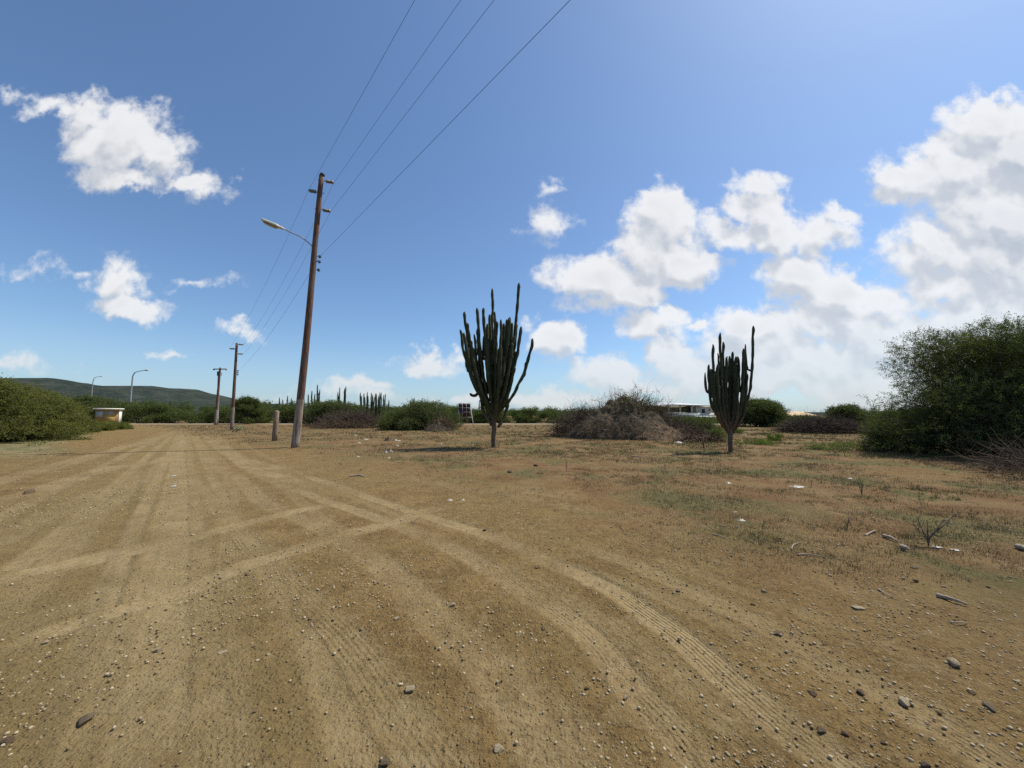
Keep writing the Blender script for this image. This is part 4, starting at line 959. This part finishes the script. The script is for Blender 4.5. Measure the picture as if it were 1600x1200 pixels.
b = gp(1100, 700); e = empty('wooden_stake', b, 'thin dark stake standing upright by the broken sticks near the smaller cactus', 'stake')
mb = MB(); mb.tube([(0, 0, -.02), (-.02, 0, .2), (-.03, 0, .42)], [.03, .028, .02], 6); mb.build('stick', M['bark'], e)

# ------------------------------------------------------------------ grasses
def grass(name, n, region, size, m, label, blades, hmul=1.0):
    mb = MB(); Yc = rng.uniform(0, 1, n * 6); Yv = 3.0 * (45 / 3.0) ** (Yc ** .8); X = rng.uniform(-1.3, 1.6, n * 6) * Yv
    keep = region(X, Yv) > rng.random(n * 6); X, Yv = X[keep][:n], Yv[keep][:n]; k = len(X)
    c = np.repeat(np.stack([X, Yv, gz(X, Yv)], 1), blades, 0); K = k * blades
    s = np.repeat((.5 + Yv / 16.0).clip(.6, 2.0), blades) * size
    c[:, :2] += rng.normal(0, .035, (K, 2)) * (s / size)[:, None]
    h = s * rng.uniform(.4, 1.4, K); az = rng.uniform(0, 6.28, K); ln = rng.uniform(.2, 1.3, K) * h; wd = .0022 * (s / size) * (1 + Yv.repeat(blades) / 10)
    dx, dy = np.cos(az), np.sin(az)
    a = c + np.stack([-dy * wd, dx * wd, 0 * h - .01], 1); b = c + np.stack([dy * wd, -dx * wd, 0 * h - .01], 1); t = c + np.stack([dx * ln, dy * ln, h * hmul], 1)
    mb.add(np.stack([a, b, t], 1).reshape(-1, 3), t=np.arange(K * 3).reshape(K, 3), a=np.repeat(rng.random(K), 3))
    o = mb.build(name, m); tag(o, label, 'grass', kind='stuff')
def reg_dry(x, y): return field_line(x, y) * sstep(fbm(x * .8, y * .8, 4, 77), -.12, .15) * .9
def reg_green(x, y): return field_line(x, y) * sstep(fbm(x * .45, y * .9, 4, 90), .07, .20) * sstep(x, -6, 2)
def reg_verge(x, y): return sstep(-x - (3.2 + 1.02 * y) + fbm(x * .7, y * .7, 3, 15) * 3, 0, 2) * sstep(y, 11, 14) * sstep(y, 40, 34)
grass('dry_grass', 24000, reg_dry, .038, M['straw'], 'short dead straw-coloured grass matted over the right side of the field', 7)
grass('green_grass', 7000, reg_green, .045, M['green_grass'], 'patches of short green grass and weeds among the dry field grass', 9)
grass('verge_grass', 5000, reg_verge, .07, M['green_grass'], 'green weedy grass along the road verge under the left scrub', 8)

# ------------------------------------------------------------------ stones, gravel, litter
def stone_mesh(seed, flat=.6):
    r_ = np.random.default_rng(seed); import bmesh
    bm = bmesh.new(); bmesh.ops.create_icosphere(bm, subdivisions=3, radius=1)
    cuts = unit(r_.normal(0, 1, (13, 3))); dist = r_.uniform(.42, .8, 13)
    for v in bm.verts:
        p = np.array(v.co)
        for _ in range(2):
            for c_, d_ in zip(cuts, dist):
                k = p.dot(c_)
                if k > d_: p = p - c_ * (k - d_)
        v.co = (p[0], p[1] * .8, p[2] * flat)
    me = bpy.data.meshes.new('stone'); bm.to_mesh(me); bm.free(); return me
M['stone_pale'] = mat('pale_stone', (.45, .36, .225), (.29, .22, .13), 14, .9, .01, 30)
M['stone_brown'] = mat('brown_stone', (.17, .11, .06), (.09, .06, .035), 14, .9, .01, 30)
M['grit'] = mat('brown_grit', (.24, .17, .085), (.16, .11, .055), 3, .95)
M['stone_grey'] = mat('grey_stone', (.20, .15, .085), (.11, .08, .045), 14, .9, .01, 30)
smesh = [stone_mesh(i, f) for i, f in enumerate((.6, .45, .75, .55, .35, .7))]
def stone(px, py, wpx, kind, label, flat=None, group='loose stones lying on the dirt'):
    g = gp(px, py); me = smesh[rng.integers(0, 6)].copy(); me.materials.append(M['stone_' + kind])
    o = bpy.data.objects.new('stone', me); COL.objects.link(o); s = wpx / F * math.hypot(g[1], CH) * .5
    o.location = (g[0], g[1], g[2] + s * .14); o.scale = (s, s, s * (flat or 1)); o.rotation_euler = (0, 0, rng.uniform(0, 6.28))
    tag(o, label, 'stone', group)
ST = [(780,1171,16,'pale','pale angular stone with a black shadow at the bottom edge, middle of the picture'), (601,1192,14,'grey','dark grey stone cut by the bottom edge of the picture'),
      (707,947,9,'pale','pinkish stone on the bare strip between the two curved tyre tracks'), (619,968,9,'pale','small pale pointed stone left of the pinkish one'), (849,981,8,'grey','small ring-shaped grey stone beside the sharp tyre tread'),
      (1270,1084,15,'brown','dark brown stone, the left of a pair between two tyre tracks'), (1345,1082,13,'brown','dark brown stone, the right of a pair between two tyre tracks'), (1413,1099,20,'pale','flat whitish slab lying on the outer tyre track'),
      (1284,1141,14,'grey','rounded grey stone below the dark brown pair'), (1215,989,13,'brown','flat dark stone beside the outer tyre track'), (1176,944,8,'brown','small dark stone above the outer tyre track'),
      (1490,1038,18,'pale','pale grey lump on the right side gravel'), (1445,1198,12,'grey','grey stone at the very bottom right of the tracks'), (1519,1083,12,'brown','brown stone half sunk in the right side gravel'),
      (1546,1107,20,'grey','wide flat greenish-grey stone near the right edge'), (1430,888,14,'grey','grey stone near the twiggy seedling'), (1431,909,7,'brown','small dark brown stone below the long stick'),
      (1544,916,6,'brown','tiny dark stone near the right edge'), (396,1013,8,'brown','black-brown stone on the left tyre rut'), (418,1024,7,'pale','small bright-topped stone right of the rut'),
      (348,1020,13,'pale','flat pale stone in the middle of the left rut'), (247,1017,10,'pale','pale triangular stone on the compacted band'), (70,1006,10,'pale','whitish stone at the far left on the road'),
      (75,1029,7,'brown','small brown stone below the whitish left one'), (135,1124,22,'grey','broken piece of dark slate sunk into the road'), (12,1158,16,'brown','dark clod at the left bottom edge'),
      (45,770,20,'brown','brown clod on the left track far up the road'), (797,738,12,'brown','larger brown clod in the field past the tracks'), (837,729,9,'brown','smaller brown clod beside the larger one in the field'),
      (345,903,8,'pale','pale stone where two tracks cross'), (385,900,6,'brown','dark stone just right of the crossing tracks'), (302,836,7,'pale','pale stone on the compacted band further up'),
      (810,803,7,'pale','pale pebble on the far side of the first curved track'), (757,828,8,'grey','grey stone on the inner curved track'), (646,818,8,'grey','grey stone where the cross track meets the curved one'),
      (840,887,9,'brown','dark stone inside the curved track pair'), (1163,1000,6,'brown','tiny brown stone left of the flat dark one'), (1062,1000,8,'grey','grey chip on the tyre tread'),
      (977,1092,8,'pale','bright cream pebble on the lower middle dirt'), (917,1078,7,'brown','brown round pebble lower middle'), (640,1077,16,'pale','crumbled pale patch of stone on the lower middle dirt'),
      (1380,1159,8,'brown','brown stone between the outer tracks low in the picture'), (1320,1148,9,'brown','reddish stone right of the rounded grey one'), (1059,924,10,'grey','grey crumbly stone left of the outer track start'),
      (1342,951,16,'pale','pale half-buried stone above the dark brown pair'), (1194,925,9,'pale','white-flecked stone on the gravel patch')]
for s in ST: stone(*s[:4], s[4], .45 if 'flat' in s[4] or 'slab' in s[4] else None)
def gravel():
    """loose crumbs and pebbles nobody could count"""
    for name, n, m, mn, mx, lab in (('gravel', 15000, 'grit', .003, .0095, 'brown grit and crumbs strewn over the dirt'), ('pale_gravel', 24000, 'stone_pale', .003, .0105, 'pale chips of gravel scattered among the brown grit'), ('grey_gravel', 1200, 'stone_grey', .003, .010, 'scattered grey gravel chips on the dirt')):
        t = rng.random(n * 2); Y = 1.0 + 17 * t ** 2.0; X = rng.uniform(-1.6, 1.7, n * 2) * (Y + .4)
        spots = sum(np.exp(-((X - c_[0]) ** 2 + (Y - c_[1]) ** 2) / s_ ** 2) for c_, s_ in ((G(380, 930), .32), (G(345, 950), .25), (G(200, 770), .9), (G(1050, 845), .7), (G(90, 800), .8), (G(1310, 1010), .35), (G(1400, 960), .5)))
        dens = (.10 + sstep(fbm(X * .9, Y * .9, 4, 55), .0, .2) * .7 + 1.2 * spots) * (1 - .72 * tracks(X, Y)[0])
        k = dens > rng.random(n * 2); X, Y = X[k][:n], Y[k][:n]; K = len(X)
        me0 = [np.array([v.co[:] for v in stone_low(i).vertices]) for i in range(3)]; f0 = [np.array([p.vertices[:] for p in stone_low(i).polygons]) for i in range(3)]
        mb = MB(); s = mn + (mx - mn) * rng.random(K) ** 3.0; s = s * (.8 + Y * .12)
        for j in range(3):
            i = np.arange(K) % 3 == j; kk = i.sum(); az = rng.uniform(0, 6.28, kk); V = me0[j][None] * s[i][:, None, None]
            x = V[..., 0] * np.cos(az)[:, None] - V[..., 1] * np.sin(az)[:, None]; y = V[..., 0] * np.sin(az)[:, None] + V[..., 1] * np.cos(az)[:, None]
            V = np.stack([x + X[i][:, None], y + Y[i][:, None], V[..., 2] + (gz(X[i], Y[i]) + s[i] * .25)[:, None]], -1)
            mb.add(V.reshape(-1, 3), t=(f0[j][None] + (np.arange(kk) * me0[j].shape[0])[:, None, None]).reshape(-1, 3))
        o = mb.build(name, M[m]); tag(o, lab, 'gravel', kind='stuff')
_low = {}
def stone_low(i):
    if i in _low: return _low[i]
    import bmesh
    bm = bmesh.new(); bmesh.ops.create_icosphere(bm, subdivisions=1, radius=1); r_ = np.random.default_rng(i + 50)
    for v in bm.verts:
        k = 1 + r_.normal(0, .16); v.co = (v.co[0] * k, v.co[1] * k * .8, v.co[2] * k * .6)
    if i == 0: pass
    me = bpy.data.meshes.new('grit'); bm.to_mesh(me); bm.free(); _low[i] = me; return me
gravel()

M['litter'] = mat('white_plastic', (.50, .47, .41), (.30, .27, .22), 6, .5)
M['litter_dark'] = mat('dark_rag', (.07, .045, .04), (.03, .02, .02), 6, .9)
def scrap(px, py, wpx, hpx, label, cat='litter', m='litter', name='plastic_scrap'):
    g = gp(px, py); s = wpx / F * g[1]; h = hpx / F * g[1]; n = 9; a = np.linspace(-1, 1, n); X, Y = np.meshgrid(a, a, indexing='ij')
    sd = px * .37; z = h * .7 * (.15 + .85 * np.clip(1 - np.hypot(X, Y) ** 2, 0, 1)) * (.15 + 4.2 * np.abs(fbm(X * 3.1 + sd, Y * 3.1 - sd, 2, 2))); edge = np.hypot(X, Y) > .98
    z = np.where(edge, .004, z); w_ = 1 + 1.3 * fbm(X * 2 + sd, Y * 2 + 5, 2, 4)
    v = np.stack([X * s * .5 * w_, Y * s * .4 * w_, z], -1).reshape(-1, 3); vb = v * [1, 1, 0] - [0, 0, .002]
    i = np.arange(n - 1)[:, None] * n + np.arange(n - 1)[None]; q = np.stack([i, i + n, i + n + 1, i + 1], -1).reshape(-1, 4); keep = (np.hypot(X, Y).reshape(-1)[q] < 1.3).all(1)
    o = mesh_obj(name, v, q[keep], M[m], loc=g, smooth=False); tag(o, label, cat, 'litter dropped on the field')
LT = [(603,708,4,6,'upright scrap of white plastic snagged in the green weeds'), (611,706,5,5,'small white scrap just right of the upright one'), (608,716,4,3,'white shred at the foot of the snagged plastic'),
      (619,688,5,3,'white scrap at the right of the dark rag'), (624,689,4,2.5,'second white scrap right of the dark rag'), (572,687,6,2,'flat pale scrap left of the dark rag'), (561,692,6,2.5,'crumpled pale scrap further left of the dark rag'),
      (556,680,4,2,'tiny white scrap closest to the far scrub'), (689,695,3,4,'white speck standing in the grass left of the big cactus'), (621,696,4,2.5,'pale scrap on the reddish grass below the rag'),
      (91,677,10,3,'long white board scrap lying under the left scrub'), (1138,755,8,3,'pale chip on the open grass before the cacti'), (1247,761,18,3,'flat pinkish paper lying in the reddish grass'),
      (1159,814,11,4,'torn grey-white paper on the sparse grass'), (1150,801,8,2,'thin white slip above the torn paper'), (1463,855,9,3,'white scrap beside the twiggy seedling'), (1494,860,9,2.5,'flat white scrap right of the seedling'),
      (1328,748,8,2,'pale slip in the grass before the thorn tree'), (703,782,8,3,'white chip by the far curved track'), (723,782,6,2.5,'second chip right of the white one'), (272,744,8,1.5,'pale flake lying on the compacted band'), (272,760,9,2,'longer pale flake on the band just below the first'),
      (560,714,5,2.5,'pale fragment on the bare soil right of the lamp pole'), (676,672,5,3,'white bag scrap on the rubble heap'), (1060,693,12,4,'pale slab lying among the broken sticks')]
for a in LT: scrap(*a)
scrap(605, 688, 7, 8, 'dark brown rag heap among the white scraps', 'rag', 'litter_dark', 'rag')
# sticks, seedlings
M['stick'] = var_mat('dry_stick', (.30, .24, .18), (.16, .12, .09))
def stick(pts, r, label, z=.012):
    g0 = gp(*pts[0]); P_ = [np.r_[gp(*p)[:2] - g0[:2], gp(*p)[2] - g0[2] + r * .8 + (.01 if 0 < i < len(pts) - 1 else 0)] for i, p in enumerate(pts)]
    mb = MB(); mb.tube(spline(P_, 14), np.linspace(r, r * .4, 14) * (1 + .2 * rng.normal(0, 1, 14).clip(-1, 1)), 7)
    o = mb.build('stick', M['stick'], loc=g0); tag(o, label, 'stick', 'dry sticks lying on the field')
for a in [([(1465,934),(1490,942),(1513,948)], .016, 'thick short grey stick lying near the right edge'), ([(1247,867),(1265,868),(1292,872)], .008, 'thin straight twig on the sparse grass'), ([(1237,858),(1240,853),(1249,848)], .008, 'small hooked twig above the straight one'),
          ([(1112,835),(1125,839),(1137,843)], .007, 'thin curved twig left of the straight one'), ([(1485,974),(1500,976),(1512,974)], .006, 'fine pale twig below the thick stick'), ([(1382,840),(1392,844),(1402,848)], .022, 'short dark broken branch left of the seedling'),
          ([(1352,838),(1362,834),(1368,830)], .012, 'forked grey twig further left of the seedling'), ([(1410,858),(1416,861),(1420,862)], .025, 'dark stub of wood beside the seedling'), ([(1590,858),(1600,862),(1612,866)], .03, 'dark chunk of wood at the right edge'),
          ([(1372,922),(1385,932),(1400,938)], .006, 'very fine twig above the stone gravel'), ([(545,745),(560,744),(570,746)], .02, 'dark twig on the dirt right of the lamp pole'), ([(985,712),(1000,714),(1012,712)], .015, 'thin twigs in the grass before the mound')]: stick(*a)
def seedling(px, py, hpx, n, spread, label, leafy=0):
    g = gp(px, py); e = empty('seedling', g, label, 'seedling', 'thin seedlings on the field'); H = hpx / F * g[1]; mb = MB()
    for k in range(n):
        a = rng.uniform(0, 6.28); s = rng.uniform(.2, 1) * spread * H; t = (math.cos(a) * s, math.sin(a) * s * .6, H * rng.uniform(.6, 1)); f = rng.uniform(.15, .4)
        pts = spline([(0, 0, 0), (t[0] * .1, t[1] * .1, t[2] * f), (t[0] * .6, t[1] * .6, t[2] * .65), t], 8); mb.tube(pts, np.linspace(.011, .003, 8) * (H / .6), 5)
        twigs(mb, pts[3:7], rng.normal(0, 1, (4, 3)) + [0, 0, .6], H * .3, .003, .3, 2)
    mb.build('stem', M['bark'], e)
    if leafy:
        lv = MB(); c = rng.normal(0, 1, (leafy, 3)) * [H * .22, H * .16, H * .2] + [0, 0, H * .7]; leaves(lv, c, .02); lv.build('leaves', M['leaf_bright'], e)
seedling(1451, 853, 52, 9, .75, 'bare twiggy seedling forking like a small tree in the near grass', 60)
seedling(1324, 826, 26, 4, .5, 'small bare seedling left of the twiggy one', 10); seedling(1347, 775, 28, 4, .3, 'upright dark weed stem in the green grass', 60); seedling(1268, 762, 16, 2, .15, 'thin dark stem beside the pinkish paper', 10)
seedling(885, 738, 22, 2, .12, 'single thin dry stem left of the bare field patch'); seedling(1122, 739, 11, 2, .3, 'little dark stem in a row on the open field', 8); seedling(1109, 737, 9, 2, .3, 'shortest dark stem of the row on the open field', 6); seedling(1192, 830, 18, 2, .3, 'thin dark stem by the sparse grass edge', 4)
seedling(1037, 742, 14, 3, .4, 'pale dry sprig left of the stem row'); seedling(1386, 767, 12, 3, .5, 'short dry stalk right of the green grass')
